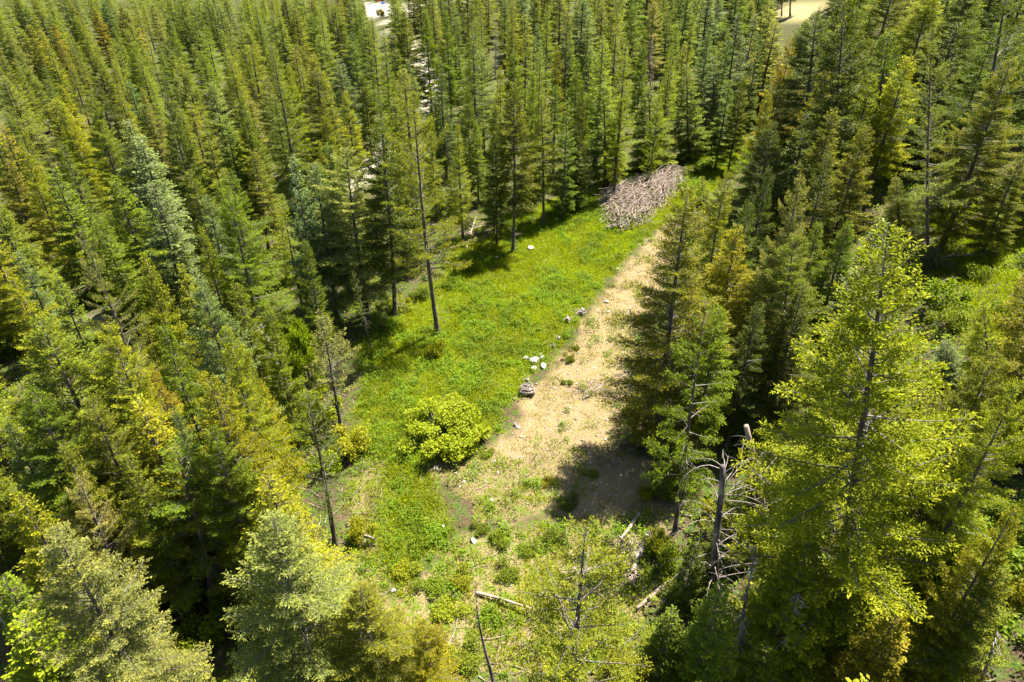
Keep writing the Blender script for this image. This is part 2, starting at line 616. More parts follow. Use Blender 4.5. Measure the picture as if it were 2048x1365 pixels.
make_proto('grand1', conifer(31, 16, 0.04, 3.1, power=0.85, nb_m=9, e_low=-12, e_top=35, droop=12, upturn=14, **GRAND), M_NEEDLE)
make_proto('grand2', conifer(32, 16, 0.08, 2.6, power=0.8, nb_m=8.5, e_low=-6, e_top=40, droop=12, upturn=18, gaps=0.08, **GRAND), M_NEEDLE)
make_proto('young1', conifer(33, 7, 0.03, 1.8, power=0.9, nb_m=14, e_low=0, e_top=45, droop=8, upturn=14, tw_gap=0.13, tw_len=0.4, dead=0, flat=0.8,
                             sp_l=0.16, sp_w=0.09, sp_gap=0.08), M_NEEDLE)
make_proto('young2', conifer(34, 7, 0.05, 1.5, power=0.8, nb_m=12, e_low=5, e_top=48, droop=6, upturn=16, tw_gap=0.13, tw_len=0.38, dead=0, flat=0.6,
                             sp_l=0.16, sp_w=0.08, sp_gap=0.08), M_NEEDLE)
make_proto('tuft', conifer(35, 15, 0.2, 2.5, power=0.5, nb_m=4.5, e_low=-5, e_top=30, droop=22, upturn=18, tw_gap=0.12, tw_len=0.46, dead=16, flat=0.4,
                           sp_l=0.22, sp_w=0.065, sp_gap=0.065, gaps=0.25, irregular=0.35, s0=0.4, bend=0.015), M_NEEDLE)
make_proto('pine1', conifer(36, 14, 0.30, 2.7, power=0.5, nb_m=6, e_low=8, e_top=55, droop=0, upturn=24, tw_gap=0.18, tw_len=0.34, dead=10, flat=0.15,
                            sp_l=0.22, sp_w=0.085, sp_gap=0.065, s0=0.4, irregular=0.25), M_NEEDLE)
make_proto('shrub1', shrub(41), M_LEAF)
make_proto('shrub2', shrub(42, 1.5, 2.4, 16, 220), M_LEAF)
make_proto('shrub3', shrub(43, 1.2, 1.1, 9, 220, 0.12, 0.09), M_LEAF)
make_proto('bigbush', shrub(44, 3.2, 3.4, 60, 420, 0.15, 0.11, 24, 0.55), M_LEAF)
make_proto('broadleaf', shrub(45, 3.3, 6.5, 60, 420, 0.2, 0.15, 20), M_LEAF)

COLOURS = {  # needle colours
    'o': ((0.13, 0.143, 0.012), 'olive green'),
    'y': ((0.185, 0.195, 0.009), 'yellow-green'),
    'g': ((0.115, 0.155, 0.009), 'fresh green'),
    'd': ((0.075, 0.098, 0.01), 'dark green'),
    'b': ((0.115, 0.155, 0.05), 'bluish green'),
    'p': ((0.185, 0.19, 0.05), 'pale greyish green'),
    'a': ((0.215, 0.175, 0.016), 'amber-tinged green'),
    'l': ((0.165, 0.2, 0.006), 'light green'),
}
TREES = []
gl = np.random.default_rng(777)


def add_tree(proto, base, H, colour, width=None, top=None, yaw=None, label=None, kind=None, wpx=None):
    tm, cm, h0, r0 = PROTO[proto]
    gl = np.random.default_rng(int(abs(base[0]) * 1000) * 7919 + int(abs(base[1]) * 1000))
    kind = kind or ('larch_tree' if proto.startswith('larch') else 'pine_tree' if proto.startswith('pine') else 'spruce_tree' if proto.startswith('grand') else
                    'shrub' if proto in ('shrub1', 'shrub2', 'shrub3', 'bigbush') else 'broadleaf_tree' if proto == 'broadleaf' else 'fir_tree')
    s = H / h0
    dep = project([base])[0, 2]
    if wpx:
        sx = (wpx / 2 * dep / FPX) / r0
    else:
        sx = s * (width or 1.0)
    e = bpy.data.objects.new(kind, None)
    COL.objects.link(e)
    e.empty_display_size = 0.5
    base = Vector((float(base[0]), float(base[1]), float(base[2]) - 0.05))
    if top is not None:
        ax = (Vector(top) - base).normalized()
        q = Vector((0, 0, 1)).rotation_difference(ax)
    else:
        q = Matrix.Identity(3).to_quaternion()
    yaw = gl.uniform(0, 6.28) if yaw is None else yaw
    M = Matrix.Translation(base) @ q.to_matrix().to_4x4() @ Matrix.Rotation(yaw, 4, 'Z')
    e.matrix_world = M
    e.scale = (sx, sx, s)
    bush = kind == 'shrub'
    t = link('stems' if bush else 'trunk', tm, e)
    c = link('foliage' if bush else 'crown', cm, e)
    rgb = np.array(COLOURS[colour][0]) * (1 + gl.normal(0, 0.10)) * (1 + gl.normal(0, 0.05, 3))
    c.color = (*[float(max(v, 0.004)) for v in rgb], 1)
    P = np.array(base) + np.array((0, 0, H)) if top is None else np.array(top, float)
    TREES.append(dict(o=e, kind=kind, colour=colour, H=H, base=np.array(base), top=P, label=label, sx=sx * r0, proto=proto))
    return e


def tree_top(xt, yt, H, proto, colour, wpx=None, **kw):
    """a tree whose foot is hidden: H tall, its top on the line of sight through (xt, yt)"""
    b = ground(xt, yt, H)
    return add_tree(proto, b, H, colour, wpx=wpx, **kw)


def tree_base(xt, yt, xb, yb, proto, colour, wpx=None, **kw):
    """a tree whose foot stands where the photo shows it; its height and lean follow from where its top is seen"""
    b = ground(xb, yb)
    dxy = math.hypot(b[0], b[1])
    d = ray(xt, yt)
    t = b[1] / d[1]
    p = np.array((0, 0, CAMZ)) + d * t
    H = float(np.linalg.norm(p - b))
    return add_tree(proto, b, H, colour, wpx=wpx, top=tuple(p), **kw)

# ---------------------------------------------------------------- ground: one sheet, with its own patches of grass, sand and gravel
MEADOW = poly_world([(700, 905), (690, 830), (730, 765), (705, 700), (770, 640), (850, 590), (905, 510), (925, 480), (1000, 440), (1090, 405), (1190, 372),
                     (1230, 352), (1345, 345), (1430, 300), (1510, 265), (1500, 320), (1400, 400), (1330, 440), (1280, 490), (1215, 560), (1140, 670),
                     (1080, 750), (1025, 800), (1010, 860), (960, 888), (880, 905), (850, 940), (910, 1010), (915, 1060), (870, 1120), (790, 1190),
                     (755, 1120), (745, 1010), (770, 930)])
SAND = poly_world([(1275, 492), (1340, 445), (1345, 560), (1290, 640), (1262, 760), (1245, 850), (1245, 905), (1320, 905), (1305, 1010),
                   (1200, 1050), (1120, 1040), (1030, 1050), (930, 1085), (925, 1020), (860, 950), (865, 915), (960, 895), (1015, 870), (1035, 800),
                   (1090, 745), (1150, 670), (1220, 565)])
SCRUB = poly_world([(700, 905), (770, 930), (745, 1010), (755, 1120), (790, 1190), (870, 1120), (915, 1060), (1030, 1050), (1120, 1040), (1200, 1050),
                    (1305, 1010), (1340, 1080), (1330, 1200), (1200, 1365), (700, 1365), (690, 1200), (690, 1000)])
ROAD = np.array([ground(*p)[:2] for p in [(700, 385), (745, 330), (800, 270), (850, 225), (868, 175), (835, 110), (800, 60), (752, 22)]])
YARD = poly_world([(715, 34), (820, 30), (850, 12), (1000, 8), (700, 6)])
PATCH = poly_world([(130, 640), (150, 600), (205, 612), (190, 645)])
TOPBANK = poly_world([(1548, 40), (1570, 2), (1650, 2), (1640, 40), (1590, 48)])
CLEAR = poly_world([(690, 900), (668, 1110), (700, 1240), (760, 1365), (1010, 1365), (1130, 1240), (1200, 1110), (1330, 1070), (1345, 990), (1265, 860), (1262, 760), (1290, 640),
                    (1345, 560), (1350, 440), (1510, 300), (1520, 262), (1430, 300), (1345, 340), (1230, 348), (1190, 365), (1090, 400), (1000, 432), (915, 470),
                    (885, 540), (835, 600), (770, 640), (705, 700), (640, 760), (640, 870)])

HILL = poly_world([(1850, 400), (1950, 390), (2080, 400), (2100, 560), (2060, 720), (1940, 700), (1880, 640), (1850, 520)])

xs = np.concatenate([np.arange(-470, -40, 7.0), np.arange(-40, -22, 1.2), np.arange(-22, 42, 0.33), np.arange(42, 60, 1.2), np.arange(60, 460, 7.0)])
ys = np.concatenate([np.arange(-12, 16, 2.0), np.arange(16, 112, 0.36), np.arange(112, 160, 1.5), np.arange(160, 700, 8.0)])
gx, gy = np.meshgrid(xs, ys)
gz = land(gx, gy)


def hill(x, y):
    return smooth((signed(x, y, HILL) + (fbm(x, y, 3.0, 71) - 0.5) * 5) / 2.0)


def weights(x, y):
    n1 = fbm(x, y, 3.0, 31) - 0.5
    n2 = fbm(x, y, 0.9, 47) - 0.5
    w = n1 * 3.6 + n2 * 2.0
    grass = smooth((signed(x, y, MEADOW) + w + 0.6) / 1.4)
    sand = smooth((signed(x, y, SAND) + w * 0.8 + 0.3) / 1.3)
    scrub = smooth((signed(x, y, SCRUB) + w * 0.5 + 0.4) / 1.6)
    # low ground: the bare sand breaks up into stony patches among tufts
    brk = smooth((fbm(x, y, 2.6, 55) - 0.40) / 0.16)
    low = 0.75 * smooth((45 - y) / 8)
    k = low * (1 - brk) * smooth((8.5 - x) / 4)
    scrub = np.maximum(scrub, sand * k)
    sand = sand * (1 - k)
    return grass, sand, scrub


def region_attrs(x, y):
    g, s, c = weights(x, y)
    road = np.maximum(smooth((2.6 - dist_poly(x, y, ROAD, False)) / 1.0), smooth((signed(x, y, YARD) + 1) / 2))
    road = np.maximum(road, smooth((signed(x, y, PATCH) + 0.5) / 1.0))
    bare = smooth((signed(x, y, TOPBANK) + 2) / 4)
    u = across(x, y)
    rut = smooth((1.5 - np.abs(u + 0.8)) / 1.2) * np.exp(-((y - 41) / 9) ** 2)
    return np.maximum(g, 0.7 * hill(x, y)), np.maximum(s, rut), c, road, bare


ag, as_, ac, ar, ab = region_attrs(gx.ravel(), gy.ravel())
nx_, ny_ = len(xs), len(ys)
ii, jj = np.meshgrid(np.arange(ny_ - 1), np.arange(nx_ - 1), indexing='ij')
q0 = (ii * nx_ + jj).ravel()
GF = np.stack([q0, q0 + 1, q0 + nx_ + 1, q0 + nx_], 1)


def ground_material():
    m, nt, out = new_mat('forest_ground')
    tc = N(nt, 'ShaderNodeTexCoord').outputs['Object']

    def noise(scale, detail=6.0, rough=0.6):
        n = N(nt, 'ShaderNodeTexNoise', Scale=scale, Detail=detail, Roughness=rough)
        nt.links.new(tc, n.inputs['Vector'])
        return n.outputs[0]

    def ramp(v, a, b):
        r = N(nt, 'ShaderNodeValToRGB')
        r.color_ramp.elements[0].position = a
        r.color_ramp.elements[1].position = b
        nt.links.new(v, r.inputs[0])
        return r.outputs[0]

    def attr(n):
        return N(nt, 'ShaderNodeAttribute', attribute_name=n).outputs['Fac']
    fine, mid, big = noise(9.0), noise(1.7), noise(0.35, 4.0)
    litter = mixc(nt, ramp(fine, 0.38, 0.62), (0.03, 0.022, 0.013), (0.085, 0.06, 0.036))
    moss = mixc(nt, ramp(fine, 0.4, 0.6), (0.025, 0.045, 0.008), (0.06, 0.09, 0.014))
    c = mixc(nt, ramp(mid, 0.44, 0.58), litter, moss)
    turf = mixc(nt, ramp(fine, 0.36, 0.64), (0.035, 0.052, 0.007), (0.09, 0.115, 0.012))  # turf colour darkened so the gaps between grass tufts read as shadow
    turf = mixc(nt, ramp(mid, 0.5, 0.72), turf, (0.12, 0.11, 0.025))
    c = mixc(nt, attr('grass'), c, turf)
    dry = mixc(nt, ramp(fine, 0.36, 0.64), (0.09, 0.08, 0.03), (0.21, 0.165, 0.085))
    dry = mixc(nt, ramp(mid, 0.46, 0.6), dry, (0.08, 0.11, 0.012))
    c = mixc(nt, attr('scrub'), c, dry)
    sandc = mixc(nt, ramp(fine, 0.35, 0.62), (0.12, 0.085, 0.042), (0.215, 0.16, 0.088))
    sandc = mixc(nt, ramp(mid, 0.48, 0.66), sandc, (0.14, 0.12, 0.04))
    sandc = mixc(nt, ramp(noise(26.0, 3.0), 0.60, 0.68), sandc, (0.30, 0.26, 0.19))
    c = mixc(nt, attr('sand'), c, sandc)
    gravel = mixc(nt, ramp(fine, 0.3, 0.7), (0.21, 0.185, 0.15), (0.33, 0.30, 0.26))
    c = mixc(nt, attr('gravel'), c, gravel)
    c = mixc(nt, attr('bare'), c, mixc(nt, ramp(mid, 0.4, 0.62), (0.30, 0.20, 0.14), (0.2, 0.22, 0.05)))
    p = N(nt, 'ShaderNodeBsdfPrincipled', Roughness=0.95)
    p.inputs['Specular IOR Level'].default_value = 0.1
    nt.links.new(c, p.inputs['Base Color'])
    h = math_node(nt, 'ADD', math_node(nt, 'MULTIPLY', fine, 0.6), mid)
    b = N(nt, 'ShaderNodeBump', Strength=0.9, Distance=0.12)
    nt.links.new(h, b.inputs['Height'])
    nt.links.new(b.outputs[0], p.inputs['Normal'])
    nt.links.new(p.outputs[0], out.inputs['Surface'])
    return m


gm = mesh_from('ground', np.stack([gx.ravel(), gy.ravel(), gz.ravel()], 1), GF, ground_material(),
               {'grass': ag, 'sand': as_, 'scrub': ac, 'gravel': ar, 'bare': ab}, True)
link('ground', gm, kind='structure', label='hilly forest floor with grassy clearing and sandy track', category='ground')

# ---------------------------------------------------------------- ground cover nobody could count
rg = np.random.default_rng(5)


def cover(name, n, xr, yr, accept, per, hgt, wid, mat, label, cat, spread=0.16, leafy=False, bias=None):
    x = rg.uniform(*xr, n)
    y = rg.uniform(*yr, n)
    keep = rg.uniform(0, 1, n) < accept(x, y)
    x, y = x[keep], y[keep]
    pr = project(np.stack([x, y, land(x, y)], 1))
    ok = (pr[:, 0] > -60) & (pr[:, 0] < 2110) & (pr[:, 1] > -30) & (pr[:, 1] < 1420)
    x, y = x[ok], y[ok]
    z = land(x, y)
    k = len(x)
    size = rg.uniform(0.6, 1.35, k)
    tone = np.clip(fbm(x, y, 2.2, 77) * 2.4 - 0.7 + rg.normal(0, 0.2, k), 0, 1)
    i = np.repeat(np.arange(k), per)
    m = len(i)
    off = rg.normal(0, spread, (m, 2)) * size[i, None]
    P = np.stack([x[i] + off[:, 0], y[i] + off[:, 1], z[i]], 1)
    if leafy:
        P[:, 2] += rg.uniform(0.05, 1.0, m) * hgt * size[i] * np.clip(1.1 - np.hypot(off[:, 0], off[:, 1]) / (spread * 2.6), 0.1, 1)
        D = rg.normal(0, 1, (m, 3)) * (1, 1, 0.4)
        Nn = np.array((0, 0, 1.0)) + rg.normal(0, 0.5, (m, 3))
        L = rg.uniform(0.6, 1.3, m) * wid * 1.5
        W = rg.uniform(0.7, 1.2, m) * wid
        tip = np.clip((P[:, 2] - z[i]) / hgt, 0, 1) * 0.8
    else:
        P[:, 2] -= 0.03
        D = np.stack([off[:, 0] * 1.6 + rg.normal(0, 0.12, m), off[:, 1] * 1.6 + rg.normal(0, 0.12, m), np.full(m, 0.38)], 1)
        Nn = rg.normal(0, 1, (m, 3))
        L = rg.uniform(0.6, 1.3, m) * hgt * size[i]
        W = np.full(m, wid)
        tip = np.full(m, 0.4)
    rnd = np.clip(0.55 * tone[i] + 0.45 * rg.uniform(0, 1, m), 0, 1)
    V, F, t, r = blades(P, D, L, W, Nn, tip, rnd)
    me = mesh_from(name, V, F, mat, {'tip': t, 'rnd': r})
    return link(name, me, kind='stuff', label=label, category=cat)


def w_meadow(x, y):
    g, s, c = weights(x, y)
    return np.clip(g * (1 - s) * 1.0 + c * (1 - s) * 0.65 * smooth((fbm(x, y, 1.8, 5) - 0.46) / 0.1) + 0.9 * hill(x, y), 0, 1)


def w_weeds(x, y):
    g, s, c = weights(x, y)
    n = fbm(x, y, 3.4, 91)
    lo = smooth((fbm(x, y, 1.5, 62) - 0.47) / 0.08)
    return np.clip(g * (1 - s) * smooth((n - 0.46) / 0.1) + 0.8 * c * (1 - s) * lo + 0.3 * s * smooth((fbm(x, y, 1.1, 63) - 0.56) / 0.06), 0, 1)


def w_sandgrass(x, y):
    g, s, c = weights(x, y)
    return np.clip(s * (0.12 + smooth((fbm(x, y, 1.3, 15) - 0.49) / 0.08) * 0.8) + c * 0.6, 0, 1)


def w_forest(x, y):
    inside_clear = smooth((signed(x, y, CLEAR) + 1.5) / 2.0)
    _, _, _, r, b = region_attrs(x, y)
    return (1 - inside_clear) * (1 - r) * (1 - b) * (1 - 0.8 * hill(x, y)) * smooth((fbm(x, y, 5.0, 21) - 0.33) / 0.14) * np.where(y > 95, 0.6, 1.0)


M_GRASS = foliage_mat('meadow_grass_blades', 0.45, own_colour=(0.225, 0.265, 0.007), tip_gain=(1.25, 1.2, 1))
M_WEED = foliage_mat('weed_leaves', 0.4, own_colour=(0.085, 0.15, 0.008), tip_gain=(1.7, 1.5, 1.1))
M_STRAW = foliage_mat('dry_grass_blades', 0.3, own_colour=(0.20, 0.20, 0.025), tip_gain=(1.3, 1.2, 1), warm=(1.1, 1, 0.7))
M_UNDER = foliage_mat('undergrowth_leaves', 0.42, own_colour=(0.12, 0.175, 0.008), tip_gain=(1.7, 1.5, 0.9))
cover('meadow_grass', 190000, (-24, 75), (22, 122), w_meadow, 7, 0.42, 0.055, M_GRASS, 'bright yellow-green grass growing across the sloping clearing', 'grass')
cover('meadow_weeds', 26000, (-24, 44), (20, 122), w_weeds, 44, 0.75, 0.10, M_WEED, 'darker leafy weeds in low clumps through the clearing grass', 'weeds', 0.27, True)
cover('dry_grass', 90000, (-24, 40), (18, 110), w_sandgrass, 5, 0.26, 0.045, M_STRAW, 'straw-coloured and olive grass tufts on the sandy ground', 'dry grass')
cover('undergrowth', 26000, (-95, 95), (8, 170), w_forest, 26, 0.9, 0.16, M_UNDER, 'leafy green undergrowth covering the forest floor between the trees', 'undergrowth', 0.42, True)


def stones(name, n, accept, rng_, mat, label, cat, xr, yr):
    x = rg.uniform(*xr, n)
    y = rg.uniform(*yr, n)
    k = rg.uniform(0, 1, n) < accept(x, y)
    x, y = x[k], y[k]
    n = len(x)
    z = land(x, y)
    s = rng_[0] + (rng_[1] - rng_[0]) * rg.uniform(0, 1, n) ** 4
    oct_ = np.array([(1, 0, 0), (0, 1, 0), (-1, 0, 0), (0, -1, 0), (0, 0, 0.7), (0, 0, -0.5)], float)
    V = oct_[None] * s[:, None, None] * rg.uniform(0.6, 1.3, (n, 6, 1)) + np.stack([x, y, z + 0.02], 1)[:, None]
    tri = np.array([(0, 1, 4), (1, 2, 4), (2, 3, 4), (3, 0, 4), (1, 0, 5), (2, 1, 5), (3, 2, 5), (0, 3, 5)])
    F = (tri[None] + np.arange(n)[:, None, None] * 6).reshape(-1, 3)
    link(name, mesh_from(name, V.reshape(-1, 3), F, mat), kind='stuff', label=label, category=cat)


stones('loose_stones', 5200, lambda x, y: np.clip(weights(x, y)[1] * 0.8 + weights(x, y)[2] * 0.12, 0, 1), (0.03, 0.17), M_ROCK,
       'small pale stones strewn over the sandy ground', 'stones', (-16, 20), (26, 80))


def sticks(name, n, accept, mat, label, cat, xr, yr, ln=(0.4, 1.8)):
    tb = Tubes(4)
    c = 0
    while c < n:
        x, y = rg.uniform(*xr), rg.uniform(*yr)
        if rg.uniform() > accept(np.array([x]), np.array([y]))[0]:
            continue
        a, l = rg.uniform(0, 6.28), rg.uniform(*ln) ** 1.3
        q = np.linspace(-0.5, 0.5, 4)
        px, py = x + np.cos(a + 0.3 * q) * l * q, y + np.sin(a + 0.3 * q) * l * q
        r = rg.uniform(0.012, 0.04)
        tb.add(np.stack([px, py, land(px, py) + r + 0.04 + rg.uniform(0, 0.12) * (q + 0.5)], 1), np.linspace(r, r * 0.4, 4), cap=False)
        c += 1
    link(name, tb.mesh(name, mat), kind='stuff', label=label, category=cat)


def near_edge(x, y):
    d = signed(x, y, CLEAR)
    return np.clip(np.exp(-((d - 0.3) / 2.0) ** 2) * 0.9 + (weights(x, y)[2] > 0.5) * 0.25, 0, 1)


sticks('fallen_twigs', 900, near_edge, M_BRUSH, 'grey-brown dead sticks littering the edges of the clearing', 'twigs', (-22, 40), (20, 115))
sticks('hillside_twigs', 260, lambda x, y: (across(x, y) > 9) * 1.0, M_GREYWOOD, 'thin grey dead branches lying on the right-hand hillside', 'twigs', (22, 60), (25, 75), (0.8, 3.0))

# ---------------------------------------------------------------- brush piles, logs, stumps, rocks
def brush_pile(name, quad, height, n, label, seed, r=(0.02, 0.06), ln=(1.0, 3.2)):
    g = np.random.default_rng(seed)
    pw = poly_world(quad)
    lo, hi = pw.min(0), pw.max(0)
    ctr = pw.mean(0)
    _, _, vt = np.linalg.svd(pw - ctr)
    main = math.atan2(vt[0][1], vt[0][0])
    tb = Tubes(5)
    mound = Tubes(6)
    c = 0
    while c < n:
        x, y = g.uniform(lo[0], hi[0]), g.uniform(lo[1], hi[1])
        d = float(signed(np.array([x]), np.array([y]), pw)[0])
        if d < 0:
            continue
        hh = height * min(1, d / 1.3) ** 0.7 * g.uniform(0.1, 1.0)
        a = main + g.normal(0, 0.7)
        l = g.uniform(*ln)
        q = np.linspace(-0.5, 0.5, 5)
        bow = g.normal(0, 0.12) * l
        X = x + np.cos(a) * l * q - np.sin(a) * bow * (0.25 - q ** 2) * 4
        Y = y + np.sin(a) * l * q + np.cos(a) * bow * (0.25 - q ** 2) * 4
        Z = land(x, y) + 0.08 + hh + g.normal(0, 0.16) * l * q - 0.1 * l * q ** 2
        Z = np.maximum(Z, land(X, Y) + 0.03)
        rr = g.uniform(*r) * (1.7 if g.uniform() < 0.1 else 1)
        tb.add(np.stack([X, Y, Z], 1), np.linspace(rr, rr * 0.35, 5), cap=False)
        c += 1
    link(name, tb.mesh(name, M_BRUSH), kind='stuff', label=label, category='brush pile')


brush_pile('brush_pile', [(1208, 400), (1215, 452), (1262, 462), (1300, 440), (1335, 400), (1366, 362), (1350, 346), (1290, 366), (1240, 380), (1222, 380)], 2.2, 1000,
           'long heap of tangled grey-brown branches at the far end of the clearing', 3, ln=(1.2, 4.6))
brush_pile('brush_pile', [(1228, 1130), (1240, 1090), (1262, 1080), (1285, 1110), (1280, 1180), (1250, 1185)], 0.7, 110, 'small heap of dead sticks beside the thick grey log at the lower right clearing edge', 4, ln=(0.6, 1.8))
brush_pile('brush_pile', [(1135, 1150), (1180, 1135), (1190, 1160), (1150, 1175)], 0.4, 50, 'little scatter of pale sticks behind the sparse fir at the bottom middle', 5, ln=(0.5, 1.3))
brush_pile('brush_pile', [(925, 470), (955, 455), (1010, 448), (1000, 462), (960, 484), (930, 490)], 0.5, 90, 'low heap of grey and reddish branches on the far left rim of the meadow', 6, ln=(0.8, 2.4))
brush_pile('brush_pile', [(1130, 775), (1200, 765), (1250, 790), (1225, 800), (1150, 800)], 0.4, 60, 'thin grey brush lying across the sandy track', 7, r=(0.01, 0.025), ln=(0.8, 2.6))


def log(p1, p2, r, mat, label, stubs=3, lift=0.0, lift2=None, kind='fallen_log', cat='log', seed=0, group=None):
    g = np.random.default_rng(seed + int(p1[0]))
    a, b = ground(*p1), ground(*p2)
    q = np.linspace(0, 1, 9)[:, None]
    P = a + (b - a) * q
    zl = land(P[:, 0], P[:, 1])
    lin = np.linspace(a[2], b[2], 9)
    P[:, 2] = np.maximum(lin, zl - 0.05) + r * 0.75 + lift + ((lift2 if lift2 is not None else lift) - lift) * q[:, 0]
    L = np.linalg.norm(b - a)
    side = unit(np.cross(b - a, (0, 0, 1.0)))
    P += side * (np.sin(q * 3.1) * L * g.uniform(-0.02, 0.02))
    tb = Tubes(9)
    tb.add(P, np.linspace(r, r * 0.55, 9) * (1 + g.normal(0, 0.04, 9)))
    e = bpy.data.objects.new(kind, None)
    COL.objects.link(e)
    e.location = a
    e['label'], e['category'] = label, cat
    if group:
        e['group'] = group
    t = link('trunk', tb.mesh('trunk', mat), e)
    t.matrix_parent_inverse = Matrix.Translation(-Vector(a))
    for k in range(stubs):
        tb2 = Tubes(5)
        f = g.uniform(0.1, 0.95)
        c = a + (b - a) * f
        c[2] = np.interp(f, q[:, 0], P[:, 2])
        d = unit(side * g.choice((-1, 1)) + np.array((0, 0, g.uniform(-0.1, 0.7))) + (b - a) / L * 0.5)
        l = g.uniform(0.3, 1.0)
        tb2.add(np.stack([c, c + d * l * 0.5, c + d * l + (0, 0, -0.08)]), np.array((0.035, 0.025, 0.008)), cap=False)
        s_ = link('branch_stub', tb2.mesh('branch_stub', mat), e)
        s_.matrix_parent_inverse = Matrix.Translation(-Vector(a))
    return e


log((1300, 1072), (1262, 1155), 0.27, M_GREYWOOD, 'thick grey weathered log beside the small heap of sticks, lower right of the clearing', 2, 0.1, 0.3)
log((1277, 1035), (1222, 1108), 0.14, M_PALEWOOD, 'slim peeled log above the thick grey one at the lower right clearing edge', 2, 0.2, 0.1)
log((1338, 1172), (1272, 1226), 0.18, M_PALEWOOD, 'short brown-grey log below the thick grey one, next to the bright fir', 3, 0.1)
log((952, 1193), (1090, 1245), 0.10, M_PALEWOOD, 'long pale pole lying in the grass behind the thin dark snag at the bottom', 1, 0.15, 0.6)
log((2035, 962), (1828, 969), 0.17, M_BRUSH, 'long brown log lying level among shrubs near the right edge', 5, 0.5)
log((1975, 428), (1868, 488), 0.19, M_PALEWOOD, 'long pale log running down the hillside below the crooked leaning tree', 1, 0.15)
log((1912, 558), (1858, 578), 0.13, M_GREYWOOD, 'short silvery log on the sunny hillside ground at the right', 4, 0.1)
log((1998, 512), (1850, 520), 0.09, M_GREYWOOD, 'thin grey fallen branch across the shaded hillside at the right', 6, 0.15)
log((934, 500), (952, 448), 0.12, M_PALEWOOD, 'pale broken log leaning out of the trees at the far left rim of the meadow', 1, 0.1, 0.8)
log((1244, 652), (1262, 615), 0.10, M_GREYWOOD, 'short grey log end poking out beside the sandy track', 0, 0.1)
log((1165, 802), (1240, 762), 0.075, M_DARKWOOD, 'slender dark fallen branch slanting across the sandy track', 4, 0.05, 0.9)
log((60, 1310), (2, 1245), 0.11, M_GREYWOOD, 'bare grey leaning pole at the bottom left corner', 5, 0.4, 2.6)
log((330, 1262), (385, 1222), 0.16, M_PALEWOOD, 'brownish log on the shaded forest floor at the lower left', 1, 0.1)
log((752, 1085), (708, 1068), 0.08, M_GREYWOOD, 'thin pale stick beside the yellow round bush left of the clearing', 1, 0.1)
log((1110, 1160), (1050, 1235), 0.06, M_GREYWOOD, 'thin bent grey branch lying in the lower grass', 3, 0.1)
log((870, 145), (950, 170), 0.10, M_GREYWOOD, 'slim grey trunk fallen among the young trees behind the meadow', 2, 3.0, 0.4)


def rock(px, py, w_px, label, seed, hgt=0.6, group=None, mat=None, lab_kind='boulder'):
    import bmesh
    g = np.random.default_rng(seed)
    p = ground(px, py)
    dep = project([p])[0, 2]
    R = w_px / 2 * dep / FPX
    bm = bmesh.new()
    bmesh.ops.create_icosphere(bm, subdivisions=3, radius=1.0)
    dirs = unit(g.normal(0, 1, (9, 3)))
    cut = g.uniform(0.62, 0.95, 9)
    sx, sy = g.uniform(0.75, 1.1), g.uniform(0.6, 0.9)
    for v in bm.verts:
        c = np.array(v.co)
        for d, k in zip(dirs, cut):
            o = float(c @ d)
            if o > k:
                c = c - d * (o - k) * 0.9
        c = c * (1 + 0.04 * math.sin(c[0] * 7 + seed) * math.cos(c[1] * 6))
        v.co = c * (R * sx, R * sy, R * hgt)
    me = bpy.data.meshes.new('boulder')
    bm.to_mesh(me)
    bm.free()
    me.materials.append(mat or M_ROCK)
    o = link('boulder', me, label=label, category='rock', group=group)
    o.location = (p[0], p[1], p[2] + R * hgt * 0.35)
    o.rotation_euler = (g.normal(0, 0.12), g.normal(0, 0.12), g.uniform(0, 6.28))


